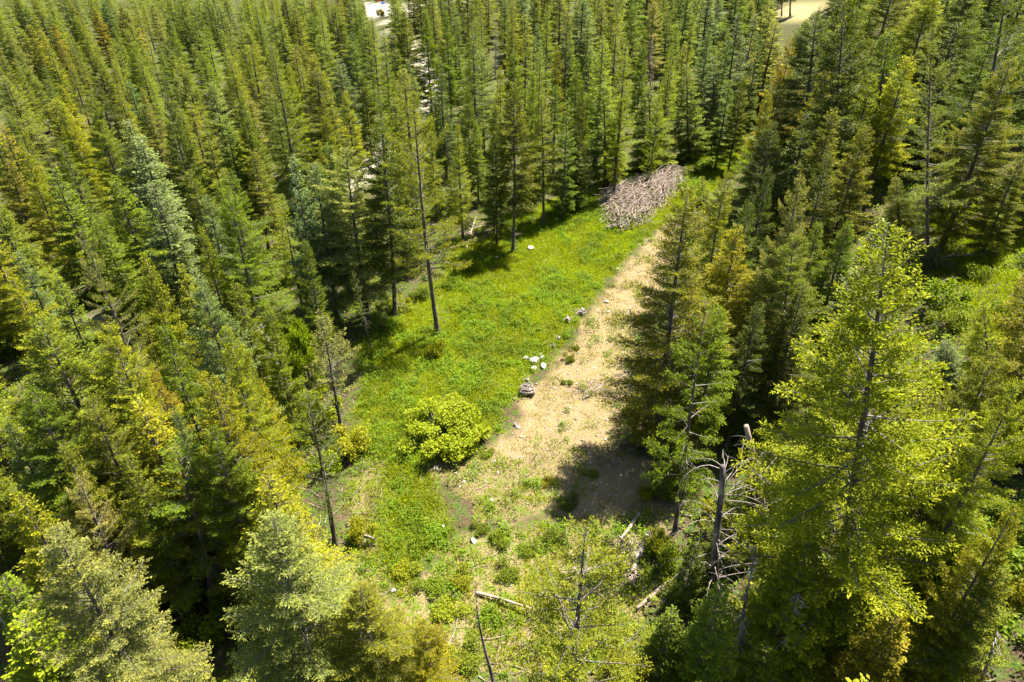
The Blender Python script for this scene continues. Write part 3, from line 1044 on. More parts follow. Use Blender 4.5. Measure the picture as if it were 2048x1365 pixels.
WG = 'white rocks clustered where meadow meets track'
for i, (x, y, w, l) in enumerate([
        (1052, 719, 20, 'leftmost rock of the white cluster between meadow and sandy track'),
        (1068, 724, 26, 'largest white rock in the middle of the cluster between meadow and track'),
        (1084, 718, 18, 'white rock at the right end of the cluster between meadow and track'),
        (1082, 711, 8, 'small white rock topping the cluster between meadow and track'),
        (1068, 711, 7, 'smallest white rock at the back of the cluster between meadow and track'),
        (1068, 738, 15, 'lower left white rock, just below the cluster between meadow and track'),
        (1087, 734, 19, 'lower right white rock, just below the cluster between meadow and track')]):
    rock(x, y, w, l, 100 + i, 0.5, WG)
for i, (x, y, w, l) in enumerate([
        (1061, 498, 16, 'white slab of rock in the grass near the lone tall tree at the far end'),
        (1086, 484, 6, 'tiny white stone in grass right of the far white slab'),
        (872, 940, 15, 'white rock at the left rim of the bare stony patch'),
        (947, 1086, 17, 'long white rock among weeds at the lower edge of the bare patch'),
        (887, 1057, 10, 'white stone alone in the green weeds left of the bare patch'),
        (787, 1186, 15, 'angular white rock in the lower left grass of the clearing'),
        (1036, 857, 13, 'white stone beside the grey root stub at the foot of the meadow'),
        (1030, 800, 8, 'small white stone under the coiled root heap'),
        (989, 926, 11, 'pale rock in the upper right of the stony patch'),
        (996, 946, 8, 'small pale rock below the others in the stony patch'),
        (984, 1002, 9, 'whitish rock at the lower right of the stony patch'),
        (928, 965, 9, 'pale stone in the middle of the stony patch'),
        (920, 975, 7, 'small pale stone left of centre in the stony patch'),
        (1213, 606, 13, 'flat tan rock lying on the upper sandy track'),
        (1215, 626, 10, 'flat tan rock just below another on the sandy track'),
        (1235, 540, 7, 'white stone near the top of the sandy track'),
        (1143, 1113, 14, 'pale rock behind the sparse fir at the bottom middle'),
        (987, 678, 8, 'white stone in the middle of the green meadow'),
        (1066, 628, 6, 'white stone in the upper green meadow'),
        (993, 518, 14, 'whitish slab under the lone tall tree'),
        (1240, 402, 10, 'white rock stuck in the far brush heap'),
        (1190, 738, 7, 'small white stone in the middle of the sandy track'),
        (1252, 745, 9, 'pale stone at the right rim of the sandy track')]):
    rock(x, y, w, l, 140 + i, 0.5)


def stump(px, py, w_px, label, seed, roots=9, trunk=True, mat=None, coil=False):
    g = np.random.default_rng(seed)
    p = ground(px, py)
    dep = project([p])[0, 2]
    R = w_px / 2 * dep / FPX
    e = bpy.data.objects.new('root_stump', None)
    COL.objects.link(e)
    e.location = p
    e['label'], e['category'] = label, 'stump'
    mat = mat or M_GREYWOOD
    if trunk:
        tb = Tubes(9)
        d = unit(np.array((g.uniform(-0.4, 0.4), g.uniform(-0.4, 0.4), 1)))
        tb.add(np.stack([-d * 0.15, d * R * 0.3, d * R * 0.9]), np.array((0.42, 0.3, 0.26)) * R)
        link('bole', tb.mesh('bole', mat), e)
    tb = Tubes(5)
    for k in range(roots):
        a = g.uniform(0, 6.28)
        q = np.linspace(0, 1, 8)
        l = R * g.uniform(0.6, 1.3)
        if coil:
            turn = g.uniform(2.5, 5)
            rr = R * g.uniform(0.4, 0.95)
            X, Y = np.cos(a + turn * q) * rr, np.sin(a + turn * q) * rr * 0.8
            Z = 0.1 + R * g.uniform(0.1, 0.5) + 0.25 * R * np.sin(a * 3 + q * 5) + (X * g.normal(0, 0.35) + Y * g.normal(0, 0.35))
            X, Y = X + g.normal(0, 0.2) * R, Y + g.normal(0, 0.2) * R
            Z = np.maximum(Z, 0.03)
        else:
            X = np.cos(a + q * g.normal(0, 0.8)) * l * q
            Y = np.sin(a + q * g.normal(0, 0.8)) * l * q
            Z = 0.1 + R * g.uniform(0.3, 0.9) * np.sin(q * 2.6) * g.uniform(0.3, 1)
        tb.add(np.stack([X, Y, Z], 1), np.linspace(0.11, 0.025, 8) * R, cap=False)
    link('roots', tb.mesh('roots', mat), e)


stump(1162, 628, 26, 'dark knotty root stump at the top of the row along the track', 201, 16)
stump(1136, 646, 26, 'pale-topped grey stump with a long root, beside the sandy track', 202, 8)
stump(1116, 682, 18, 'small grey stub with sideways branch above the white rocks', 203, 6)
stump(1108, 698, 18, 'low grey root tangle just above the white rocks', 204, 10, False)
stump(1054, 765, 18, 'small dark stump above the coiled root heap', 205, 7)
stump(1054, 788, 32, 'round heap of coiled grey roots at the corner of the meadow', 206, 30, False, coil=True)
stump(1030, 852, 16, 'little grey root stub beside a white stone at the meadow foot', 207, 8)
stump(692, 1052, 11, 'reddish-brown rotten stump left of the round yellow bush', 208, 4, mat=M_BARK)
stump(1225, 930, 22, 'forked grey root lying in the tree shadow on the sand', 209, 7, False)
stump(722, 1160, 12, 'small rusty stump in the twiggy ground at the lower left', 210, 4, mat=M_BARK)

# ---------------------------------------------------------------- trees read from the photo
# feet in sight: (top x, top y, foot x, foot y, proto, colour, crown width px, label)
for a in [
    (1028, 160, 1026, 506, 'fir4', 'o', 92, 'lone tall fir with a long bare trunk standing in the upper meadow'),
    (1083, 185, 1088, 450, 'fir2', 'o', 80, 'thinner fir right behind the lone tall one at the upper meadow edge'),
    (820, 150, 875, 670, 'open1', 'o', 150, 'tall fir with bare lower trunk standing at the left side of the meadow'),
    (762, 235, 790, 636, 'fir4', 'd', 125, 'dark fir with a bare trunk, left of the tall meadow-side fir'),
    (692, 288, 738, 642, 'big2', 'p', 175, 'broad pale fir with a skirt of dead brown twigs beside the meadow'),
    (628, 325, 676, 642, 'fir4', 'b', 125, 'bluish fir with thin bare trunk left of the broad pale fir'),
    (640, 622, 682, 850, 'pine1', 'p', 112, 'rounded pale pine on a thin trunk at the left tip of the clearing'),
    (612, 768, 672, 1090, 'larchthin', 'd', 125, 'sparse dark larch with a long bare curved trunk left of the clearing'),
    (1378, 372, 1312, 902, 'big1', 'o', 215, 'large dark fir standing over the right side of the sandy track'),
    (1415, 590, 1350, 1066, 'tuft', 'g', 150, 'shaggy dark tree with bright drooping tufts right of the sandy track'),
    (1475, 448, 1418, 800, 'fir4', 'y', 120, 'slender yellow-green fir just right of the large dark one by the track'),
    (1592, 465, 1545, 808, 'big2', 'g', 170, 'spreading fir with a crooked dark trunk right of the sandy track'),
    (1775, 440, 1650, 1290, 'big1', 'y', 330, 'huge yellow-green fir filling the right side, the largest tree in view'),
    (506, 300, 538, 502, 'fir2', 'o', 80, 'upright olive fir with dark trunk showing beneath, left of the bluish firs'),
    (560, 425, 572, 562, 'young2', 'y', 60, 'small thin yellow-green tree between the tall firs left of the meadow'),
    (15, 318, 80, 535, 'fir3', 'o', 110, 'dense olive fir with dark shaded foot at the upper left edge'),
    (150, 945, 300, 1278, 'open1', 'p', 150, 'pale leaning fir with bare twisted lower trunk at the lower left'),
    (348, 880, 430, 1212, 'open1', 'g', 240, 'wide green fir full of bare grey twigs at the lower left'),
    (205, 905, 293, 1165, 'fir4', 'd', 120, 'dark fir with a thick black trunk behind the pale leaning one'),
    (1428, 112, 1426, 302, 'grand1', 'b', 66, 'dark bluish fir with drooping layers behind the brush pile'),
    (1372, 128, 1378, 322, 'grand1', 'g', 78, 'deep green layered fir directly behind the brush pile'),
    (1298, 170, 1302, 345, 'grand1', 'g', 92, 'low spreading green fir touching the back of the brush pile'),
    (1206, 165, 1212, 375, 'grand2', 'g', 84, 'tall dense green fir left of the brush pile'),
    (1320, 270, 1296, 350, 'young1', 'y', 45, None),
    (1635, 20, 1600, 380, 'big1', 'd', 180, 'large dark fir at the top, left of the crooked leaning trees'),
    (1690, -20, 1658, 478, 'fir4', 'd', 130, 'dark fir with a thick straight trunk in the upper right woods'),
    (1778, 60, 1738, 400, 'fir4', 'd', 120, 'dark fir with a leaning black trunk in the upper right woods'),
    (1862, 50, 1856, 542, 'open1', 'p', 120, 'pale lichened fir with a straight grey trunk on the right hillside'),
    (2022, -60, 1935, 418, 'open1', 'd', 190, 'tall crooked tree leaning right with its dark trunk in sight'),
    (1990, 150, 1942, 392, 'larchthin', 'd', 60, 'thin dark leaning tree beside the tall crooked one'),
    (1945, 40, 1904, 235, 'fir4', 'o', 100, None),
    (1792, 352, 1800, 470, 'larch3', 'l', 72, 'bright young larch with feathery tips in the right woods'),
    (768, 580, 757, 668, 'young2', 'g', 42, 'small green sapling at the left edge of the meadow'),
    (705, 540, 742, 700, 'larchthin', 'd', 40, 'thin nearly bare tree leaning at the left edge of the meadow'),
    (1402, 352, 1408, 412, 'young2', 'l', 40, 'slight light green sapling right of the brush pile'),
    (1588, -70, 1580, 33, 'fir4', 'd', 50, 'dark bare trunk standing on the pinkish bank at the top edge'),
    (1562, -70, 1563, 33, 'fir4', 'd', 40, 'thin trunk left of another on the pinkish bank at the top edge'),
    (1965, 600, 1985, 830, 'fir3', 'y', 115, 'sunlit yellow-green fir on the right hillside below the bare ground'),
    (2048, 545, 2062, 900, 'fir3', 'y', 190, 'yellow-green fir cut off by the right edge at mid height'),
    (1890, 680, 1902, 805, 'grand1', 'b', 82, 'small frosty bluish fir between two yellow-green ones at the right'),
    (1862, 775, 1880, 935, 'fir5', 'p', 60, 'narrow pale fir squeezed beside the huge yellow-green one'),
]:
    tree_base(*a[:7], label=a[7])

# feet hidden: (top x, top y, height m, proto, colour, crown width px or None, label)
HID = [
    # foreground and lower left
    (545, 1025, 16, 'big1', 'p', 270, 'large pale coned fir filling the bottom left of centre'),
    (722, 1172, 12, 'big1', 'o', 220, 'olive fir at the bottom edge just right of the large coned one'),
    (1172, 1045, 17, 'open1', 'o', 300, 'open fir with a grey trunk and bare limbs at the bottom middle'),
    (535, 948, 12, 'larch3', 'y', 190, 'dense yellow-green larch behind the large coned fir'),
    (100, 1055, 17, 'big1', 'p', 240, 'pale sunlit fir in the bottom left corner area'),
    (35, 985, 15, 'fir3', 'y', 190, None), (40, 1235, 11, 'grand1', 'y', 210, 'bright yellow-green layered fir at the bottom left corner'),
    (5, 1150, 12, 'grand1', 'g', 140, None), (845, 1245, 9, 'big2', 'y', 120, 'yellow-green small fir at the bottom, left of the dark snag'),
    (275, 795, 15, 'grand1', 'y', 150, 'bright layered fir in the middle of the left-hand forest'),
    (70, 632, 20, 'big1', 'o', 250, 'massive olive fir on the left edge at mid height'),
    (215, 640, 18, 'big2', 'y', 150, None), (322, 640, 18, 'fir2', 'g', 120, None), (300, 735, 12, 'fir4', 'a', 85, None),
    (345, 812, 15, 'fir3', 'b', 90, None), (450, 650, 18, 'big1', 'y', 130, None), (415, 748, 17, 'big1', 'y', 190, None),
    (8, 835, 14, 'fir3', 'b', 110, None), (420, 850, 15, 'big2', 'o', 150, None), (180, 790, 16, 'big1', 'o', 170, None),
    (395, 555, 18, 'big1', 'b', 150, None), (480, 690, 15, 'fir5', 'o', 90, None), (520, 760, 12, 'fir2', 'y', 80, None),
    (60, 770, 17, 'big1', 'g', 180, None), (120, 880, 15, 'fir3', 'o', 140, None), (500, 860, 12, 'fir3', 'o', 110, None),
    (250, 900, 14, 'fir2', 'o', 120, None), (20, 545, 16, 'fir2', 'y', 95, None), (35, 500, 15, 'grand1', 'b', 80, None),
    (110, 548, 14, 'grand2', 'g', 75, None), (160, 455, 20, 'open1', 'p', 120, 'spindly pale fir with a bare grey top trunk in the left forest'),
    (285, 505, 18, 'fir3', 'y', 120, None), (300, 362, 17, 'grand1', 'b', 112, 'bluish-white layered fir standing out in the left forest'),
    (240, 448, 7, 'young1', 'y', 40, None), (185, 440, 12, 'grand2', 'g', 60, None), (455, 372, 19, 'big1', 'g', 130, None),
    (400, 335, 10, 'grand2', 'l', 80, None), (400, 450, 16, 'fir3', 'y', 85, None), (360, 528, 12, 'grand2', 'y', 65, None),
    (585, 308, 19, 'grand2', 'b', 80, None), (560, 385, 14, 'larch1', 'l', 62, None), (610, 480, 14, 'fir5', 'g', 70, None),
    (470, 560, 15, 'fir2', 'g', 100, None), (535, 610, 14, 'fir5', 'g', 80, None), (590, 640, 8, 'broadleaf', 'l', 70, None),
    (105, 335, 17, 'grand1', 'g', 100, None), (40, 285, 19, 'fir3', 'y', 75, None), (215, 420, 12, 'fir5', 'g', 60, None),
    # upper left
    (50, 8, 18, 'fir5', 'b', None, None), (12, 55, 19, 'fir3', 'p', None, None), (62, 20, 18, 'grand2', 'y', None, None),
    (95, -4, 18, 'larch2', 'l', None, None), (117, 24, 17, 'larch1', 'l', None, None), (105, 45, 17, 'fir1', 'a', None, None),
    (140, 3, 18, 'fir5', 'o', None, None), (186, 12, 19, 'fir3', 'a', 46, 'amber-tinged broad fir near the top left'), (203, 0, 17, 'fir1', 'b', None, None),
    (241, 8, 19, 'fir3', 'o', 50, None), (266, -8, 17, 'larch1', 'l', None, None), (302, 5, 19, 'grand2', 'p', None, None),
    (226, 55, 17, 'grand2', 'g', None, None), (190, 84, 16, 'larch1', 'l', None, None), (292, 66, 17, 'larch2', 'l', None, None),
    (315, 84, 16, 'larch1', 'l', None, None), (96, 90, 18, 'grand2', 'g', None, None), (130, 102, 18, 'larch1', 'l', None, None),
    (156, 105, 17, 'larch2', 'l', None, None), (64, 74, 17, 'fir1', 'o', None, None), (16, 130, 18, 'larch2', 'l', None, None),
    (36, 133, 17, 'larch1', 'l', None, None), (88, 133, 18, 'larch2', 'g', None, None), (188, 108, 18, 'fir4', 'o', None, None),
    (228, 120, 17, 'larch1', 'l', None, None), (263, 97, 18, 'fir3', 'g', None, None), (290, 130, 16, 'larch2', 'l', None, None),
    (386, 88, 17, 'larch1', 'l', None, None), (410, 52, 19, 'larch2', 'l', 46, None), (437, 8, 18, 'grand2', 'b', 40, None),
    (374, 140, 15, 'larch1', 'l', None, None), (457, 72, 18, 'larch1', 'l', None, None), (478, 20, 18, 'larch2', 'l', 46, None),
    (352, 148, 17, 'fir1', 'p', None, None), (232, 165, 20, 'larch3', 'y', 62, 'dark-cored feathery larch in the upper left forest'),
    (282, 173, 18, 'fir3', 'p', 60, None), (330, 183, 21, 'fir3', 'd', 90, 'large dark fir in the upper left forest'),
    (120, 197, 20, 'fir3', 'y', 66, None), (176, 180, 21, 'big1', 'o', 80, None), (8, 150, 20, 'fir3', 'p', 90, None),
    (25, 220, 19, 'larch3', 'l', 60, None), (0, 244, 18, 'grand1', 'a', 80, None), (405, 230, 17, 'grand1', 'g', 60, None),
    (448, 230, 15, 'grand2', 'g', 60, None), (480, 180, 18, 'fir3', 'g', 66, None), (265, 256, 15, 'fir2', 'b', 50, None),
    (510, 5, 19, 'larch1', 'g', 42, None), (550, -14, 19, 'larch2', 'l', None, None), (588, 8, 21, 'larch3', 'l', 62, 'tall bright larch near the top, left of centre'),
    (542, 82, 24, 'larch3', 'g', 86, 'largest dark green larch in the upper part of the forest'), (668, 8, 20, 'fir4', 'o', 62, None),
    (706, -12, 20, 'grand2', 'b', 50, None), (706, 84, 17, 'grand2', 'g', 46, None), (636, 70, 17, 'grand2', 'g', 44, None),
    (575, 125, 19, 'fir3', 'y', 70, None), (530, 150, 17, 'fir2', 'p', None, None), (742, 30, 21, 'larch2', 'l', 44, None),
    (765, 48, 21, 'larch1', 'l', 46, None), (808, 8, 21, 'fir3', 'o', 78, 'broad olive fir at the top left of the pale road gap'),
    (850, 16, 20, 'fir3', 'g', 66, None), (880, 117, 18, 'larch3', 'd', 60, 'dark pointed larch beside the pale road in the upper middle'),
    (756, 172, 17, 'larch2', 'l', 52, None), (690, 178, 16, 'fir2', 'y', 60, None), (645, 193, 17, 'fir1', 'y', 50, None),
    (640, 283, 13, 'fir3', 'y', 60, None), (470, 262, 12, 'grand2', 'y', 60, None), (725, 145, 15, 'fir1', 'g', 44, None),
    (345, 60, 17, 'fir1', 'g', None, None), (155, 40, 17, 'fir2', 'o', None, None), (365, 10, 18, 'fir5', 'd', None, None),
    (335, 30, 18, 'fir1', 'g', None, None), (560, 60, 16, 'fir1', 'g', None, None), (625, 0, 19, 'fir5', 'o', None, None),
    # upper middle
    (892, 20, 20, 'fir5', 'g', 46, None), (943, 5, 20, 'larch1', 'l', None, None), (962, 15, 20, 'larch2', 'l', None, None), (945, 46, 18, 'larch1', 'l', None, None),
    (1024, -4, 20, 'larch2', 'l', None, None), (1025, 50, 17, 'fir5', 'o', 36, None), (1095, 8, 20, 'larch1', 'l', 46, None),
    (1075, 46, 17, 'grand2', 'b', 40, None), (1135, 22, 20, 'grand2', 'd', 44, None), (1178, 32, 19, 'grand1', 'g', 50, None),
    (1206, 70, 17, 'grand2', 'g', 36, None), (1254, 75, 22, 'larch2', 'l', 56, 'bright tall larch in the upper middle of the forest'),
    (1181, 90, 16, 'grand2', 'g', 40, None), (1080, 95, 18, 'larch1', 'l', 40, None), (1114, 84, 17, 'fir5', 'y', 36, None),
    (1028, 104, 16, 'fir1', 'g', None, None), (1066, 138, 19, 'fir3', 'g', 60, None), (1000, 130, 17, 'fir2', 'y', 46, None),
    (960, 90, 15, 'grand2', 'g', None, None), (1155, 114, 16, 'fir1', 'g', 44, None), (1165, 165, 17, 'fir3', 'd', 56, None),
    (1112, 168, 14, 'fir2', 'g', None, None), (915, 245, 15, 'larch3', 'l', 56, 'bright feathery larch left of the lone meadow firs'),
    (952, 240, 12, 'fir1', 'g', 50, None), (1135, 200, 16, 'grand2', 'g', 50, None), (990, 200, 18, 'fir3', 'd', 60, None),
    (935, 170, 16, 'fir2', 'g', 50, None), (1060, 230, 12, 'fir5', 'd', 46, None), (1150, 250, 12, 'grand1', 'd', 60, None),
    (985, 270, 13, 'fir2', 'd', 56, None), (860, 230, 15, 'fir2', 'g', 50, None), (900, 330, 8, 'young1', 'd', 40, None),
    # upper middle right
    (1355, 45, 20, 'larch1', 'l', 50, None), (1386, 28, 20, 'grand2', 'y', 36, None), (1420, 54, 19, 'grand2', 'd', 44, None),
    (1480, 24, 21, 'grand1', 'b', 80, 'tall bluish green fir in the upper right of centre'), (1512, 26, 19, 'grand2', 'b', 50, None), (1522, 68, 18, 'grand2', 'd', 44, None),
    (1290, 60, 18, 'fir1', 'g', 40, None), (1322, 165, 15, 'young2', 'y', 44, None), (1242, 188, 15, 'fir2', 'y', 44, None),
    (1586, 68, 21, 'fir2', 'a', 80, 'amber-tinged fir at the edge of the upper right woods'), (1565, 130, 19, 'fir2', 'a', 70, None),
    (1540, 180, 17, 'fir2', 'y', 66, None), (1455, 90, 17, 'grand2', 'g', 44, None), (1345, 90, 17, 'larch2', 'l', 40, None),
    (1460, 160, 14, 'grand2', 'g', 50, None), (1490, 150, 15, 'fir1', 'g', 50, None), (1268, 10, 19, 'fir1', 'g', None, None),
    (1310, 0, 19, 'fir2', 'p', None, None), (1225, 20, 19, 'fir1', 'o', None, None),
    # right woods
    (1720, 10, 22, 'big2', 'd', 130, None), (1800, -60, 22, 'big1', 'o', 140, None), (1880, -60, 22, 'big2', 'y', 140, None), (1960, -80, 22, 'big1', 'd', 130, None),
    (1700, 90, 18, 'fir4', 'o', 100, None), (1750, 140, 18, 'fir2', 'y', 100, None), (1820, 110, 18, 'fir4', 'y', 100, None), (2025, 112, 18, 'big1', 'y', 150, None),
    (1655, 130, 18, 'fir3', 'o', 110, None), (1545, 240, 18, 'big1', 'd', 130, 'dark full fir at the left rim of the right-hand woods'),
    (1457, 338, 17, 'big2', 'y', 110, 'yellow-green open fir just right of the grassy corridor'), (1604, 348, 19, 'big1', 'p', 120, 'pale dense fir near the middle of the right-hand woods'),
    (1540, 330, 17, 'fir3', 'd', 100, None), (1700, 440, 12, 'fir3', 'g', 110, None), (1660, 300, 17, 'fir2', 'd', 100, None), (1735, 250, 17, 'fir4', 'o', 100, None),
    (1640, 440, 13, 'fir2', 'g', 90, None), (1500, 400, 15, 'fir2', 'd', 90, None), (1440, 610, 14, 'fir4', 'g', 110, None),
    (1610, 560, 13, 'fir3', 'd', 120, None), (1520, 600, 13, 'fir2', 'd', 100, None), (2050, 300, 10, 'fir3', 'o', 90, None),
    # lower right
    (1990, 705, 16, 'big1', 'o', 190, None), (2040, 760, 16, 'big2', 'y', 170, None), (1445, 1168, 12, 'grand1', 'g', 150, 'broad flat-sprayed fir under the tall broken snag'),
    (1620, 1085, 11, 'grand1', 'y', 210, 'bright flat-sprayed fir beneath the huge yellow-green one'), (1800, 1215, 9, 'grand1', 'y', 140, 'bright layered fir at the bottom right of centre'),
    (1345, 1220, 9, 'grand1', 'g', 130, None), (1535, 1290, 7, 'grand1', 'g', 130, None), (1400, 1320, 6, 'young1', 'b', 70, 'small pale bluish fir at the bottom edge'),
    (1790, 1310, 5, 'young1', 'b', 80, 'small frosty fir at the bottom edge right of centre'), (1700, 1170, 8, 'grand1', 'g', 110, None), (2035, 1010, 13, 'fir3', 'y', 150, None),
    (2010, 1130, 10, 'fir2', 'o', 150, None), (1925, 850, 9, 'fir3', 'g', 120, None), (1480, 960, 8, 'young1', 'd', 90, None), (1560, 870, 9, 'fir3', 'd', 110, None),
    (1395, 1080, 6, 'young1', 'd', 80, None), (1240, 1300, 7, 'young2', 'y', 110, None), (630, 1290, 8, 'young1', 'y', 120, None),
]
for (xt, yt, H, pr, col, w, lab) in HID:
    tree_top(xt, yt, H, pr, col, w, label=lab)

# ---------------------------------------------------------------- shrubs and broadleaf bushes whose feet show: (x, y of foot, height m, proto, colour, width px, label)
SHR = [
    (885, 882, 3.1, 'bigbush', 'l', 180, 'big round bright green bush in the lower middle of the meadow'),
    (872, 715, 1.9, 'shrub3', 'y', 44, 'small yellowish bush below the tall fir at the left of the meadow'),
    (729, 1085, 2.3, 'shrub2', 'y', 62, 'round yellow-topped bush left of the lower clearing'),
    (700, 905, 2.6, 'shrub2', 'y', 90, 'bright yellow bush at the left tip of the clearing'),
    (1850, 1230, 6.5, 'broadleaf', 'g', 270, 'large leafy green broadleaf tree at the lower right'),
    (1700, 1290, 4.0, 'broadleaf', 'g', 130, None), (1960, 1120, 4.5, 'broadleaf', 'g', 140, None),
    (960, 470, 1.2, 'shrub3', 'g', 30, None), (985, 505, 1.0, 'shrub3', 'y', 26, None), (942, 540, 1.6, 'shrub3', 'y', 40, 'yellow-green bush on the upper left slope of the meadow'),
    (900, 575, 1.2, 'shrub3', 'g', 34, None), (1130, 385, 1.8, 'shrub1', 'd', 50, None), (1225, 372, 1.4, 'shrub3', 'l', 30, None),
    (1137, 722, 0.9, 'shrub3', 'g', 26, 'dark green weed bush at the left rim of the sandy track'),
    (1150, 700, 0.7, 'shrub3', 'g', 20, None), (1128, 770, 0.6, 'shrub3', 'g', 14, None), (1140, 772, 0.6, 'shrub3', 'g', 16, None),
    (1280, 830, 1.8, 'shrub1', 'y', 70, 'yellow-green bush on the bank right of the sandy track'), (1275, 880, 1.3, 'shrub3', 'y', 46, None), (1330, 985, 2.0, 'shrub1', 'g', 80, None),
    (1290, 1000, 1.2, 'shrub3', 'y', 46, None), (1355, 930, 2.0, 'shrub1', 'g', 80, None), (1310, 1100, 1.6, 'shrub1', 'l', 70, None),
    (1350, 1140, 2.0, 'shrub1', 'g', 80, None), (1365, 1190, 2.0, 'shrub1', 'y', 70, None), (1425, 1060, 2.5, 'shrub1', 'l', 90, 'light green bush just left of the tall broken snag'),
    (1500, 1230, 2.5, 'shrub2', 'l', 70, None), (1440, 880, 3, 'shrub2', 'd', 90, None), (1500, 900, 3, 'shrub2', 'g', 100, None),
    (1440, 300, 1.6, 'shrub1', 'l', 60, None), (1470, 285, 2.0, 'shrub2', 'l', 60, None), (1410, 335, 1.4, 'shrub3', 'g', 44, None), (1380, 350, 1.4, 'shrub1', 'g', 46, None),
    (1370, 385, 1.4, 'shrub3', 'g', 46, None), (1500, 245, 2.2, 'shrub1', 'b', 60, None), (1520, 215, 2.5, 'shrub2', 'b', 50, None), (1540, 120, 3, 'shrub2', 'b', 50, None),
    (640, 830, 2.8, 'shrub1', 'l', 90, None), (600, 880, 2.6, 'shrub1', 'l', 90, None), (570, 800, 2.6, 'shrub2', 'g', 80, None), (650, 950, 2.2, 'shrub1', 'l', 80, None),
    (610, 740, 2.8, 'shrub2', 'g', 80, None), (640, 700, 2.6, 'shrub2', 'g', 80, None), (570, 690, 3, 'shrub2', 'l', 80, None), (800, 620, 1.8, 'shrub1', 'y', 50, None),
    (840, 600, 1.6, 'shrub1', 'g', 44, None), (400, 1320, 3.2, 'shrub2', 'l', 120, None), (270, 1365, 3.4, 'shrub2', 'y', 150, None), (330, 1300, 2.4, 'shrub1', 'g', 100, None),
    (430, 1270, 2.8, 'shrub2', 'g', 100, None), (205, 1290, 2.6, 'shrub1', 'g', 100, None), (110, 990, 2.6, 'shrub1', 'l', 90, None), (310, 1215, 1.8, 'shrub1', 'l', 70, None),
    (20, 1020, 2.6, 'shrub1', 'l', 90, None), (1880, 620, 3.0, 'shrub1', 'g', 100, None), (1950, 560, 1.8, 'shrub3', 'g', 60, None), (1860, 545, 2.4, 'shrub2', 'b', 66, 'pale bluish leafy bush on the hillside beside the lichened fir'),
    (2000, 420, 1.8, 'shrub3', 'g', 70, None), (1990, 470, 1.6, 'shrub3', 'l', 60, None), (1890, 660, 2.0, 'shrub1', 'g', 80, None), (2010, 650, 2.2, 'shrub1', 'g', 90, None),
    (1920, 400, 1.4, 'shrub3', 'l', 60, None), (1760, 610, 2.8, 'shrub2', 'g', 90, None), (1950, 900, 3, 'shrub2', 'l', 110, None), (2020, 870, 3, 'shrub2', 'l', 100, None),
    (1720, 1340, 2.2, 'shrub1', 'l', 80, None), (1930, 1290, 2.6, 'shrub1', 'y', 100, None), (1660, 1355, 2.4, 'shrub2', 'l', 90, None), (1900, 1330, 2, 'shrub1', 'g', 80, None),
    (2030, 1240, 3, 'shrub2', 'y', 110, None), (1480, 1340, 2, 'shrub1', 'g', 80, None), (905, 420, 2.4, 'shrub2', 'd', 50, None), (860, 450, 2.8, 'shrub2', 'd', 60, None),
    (830, 520, 2.8, 'shrub1', 'g', 60, None), (470, 440, 3, 'shrub2', 'l', 60, None), (990, 410, 2.2, 'shrub1', 'g', 50, None), (1050, 395, 2.2, 'shrub1', 'g', 50, None),
    (860, 1180, 0.8, 'shrub3', 'g', 60, None), (925, 1160, 0.8, 'shrub3', 'y', 56, None), (1000, 1085, 0.8, 'shrub3', 'g', 50, None), (960, 1060, 0.7, 'shrub3', 'g', 40, None),
    (1060, 1105, 0.8, 'shrub3', 'g', 46, None), (1110, 1080, 0.8, 'shrub3', 'd', 46, None), (870, 1330, 0.9, 'shrub3', 'y', 90, None), (940, 1320, 0.9, 'shrub3', 'g', 80, None),
    (900, 1230, 0.8, 'shrub3', 'y', 70, None), (1015, 1150, 0.8, 'shrub3', 'g', 60, None), (815, 1150, 0.9, 'shrub3', 'y', 60, None), (1180, 950, 0.5, 'shrub3', 'g', 36, None),
    (1095, 970, 0.5, 'shrub3', 'y', 34, None), (1140, 1010, 0.6, 'shrub3', 'd', 50, None), (940, 900, 0.5, 'shrub3', 'g', 34, None), (975, 912, 0.5, 'shrub3', 'g', 34, None),
]
for (x, y, H, pr, col, w, lab) in SHR:
    add_tree(pr, ground(x, y), H, col, wpx=w, label=lab)

# ---------------------------------------------------------------- more of the forest, so that it closes up between and behind those
WINDOWS = [(1150, 950, 70), (1200, 1010, 70), (1260, 1100, 60), (1100, 900, 60), (1700, 470, 20), (1850, 520, 50), (752, 14, 26), (765, 40, 12), (835, 95, 8), (868, 160, 12), (750, 325, 18), (162, 625, 24), (1580, 22, 30), (1620, 12, 20),
           (1230, 400, 60), (1300, 380, 60), (1450, 310, 35), (1900, 540, 75), (1960, 620, 70), (1935, 450, 65), (1860, 480, 40), (1980, 540, 60), (1700, 470, 0), (330, 1230, 50), (1500, 880, 30), (1440, 960, 60), (1520, 1000, 40),
           (600, 800, 40), (700, 1150, 60), (1590, 1290, 50), (1990, 1320, 50), (1490, 1250, 40), (540, 700, 25), (1860, 1110, 70), (1800, 1260, 60), (1620, 1150, 60), (1445, 1230, 50), (1345, 1260, 40), (870, 820, 0), (640, 690, 30), (672, 1000, 40)]
rf = np.random.default_rng(99)
spots = [t['base'][:2] for t in TREES if t['kind'] != 'shrub']
n_fill = 0
mass = []
tally = {}
for t in TREES:
    tally[t['kind']] = tally.get(t['kind'], 0) + 1
cand = []
for k in range(9000):
    y = 12 + 400 * rf.uniform() ** 1.25
    x = rf.uniform(-1, 1) * (18 + 0.86 * y)
    cand.append((x, y))
cand.sort(key=lambda c: c[1])
cx = np.array(cand)
sg = signed(cx[:, 0], cx[:, 1], CLEAR)
gv = region_attrs(cx[:, 0], cx[:, 1])
cz = land(cx[:, 0], cx[:, 1])
hl = hill(cx[:, 0], cx[:, 1])
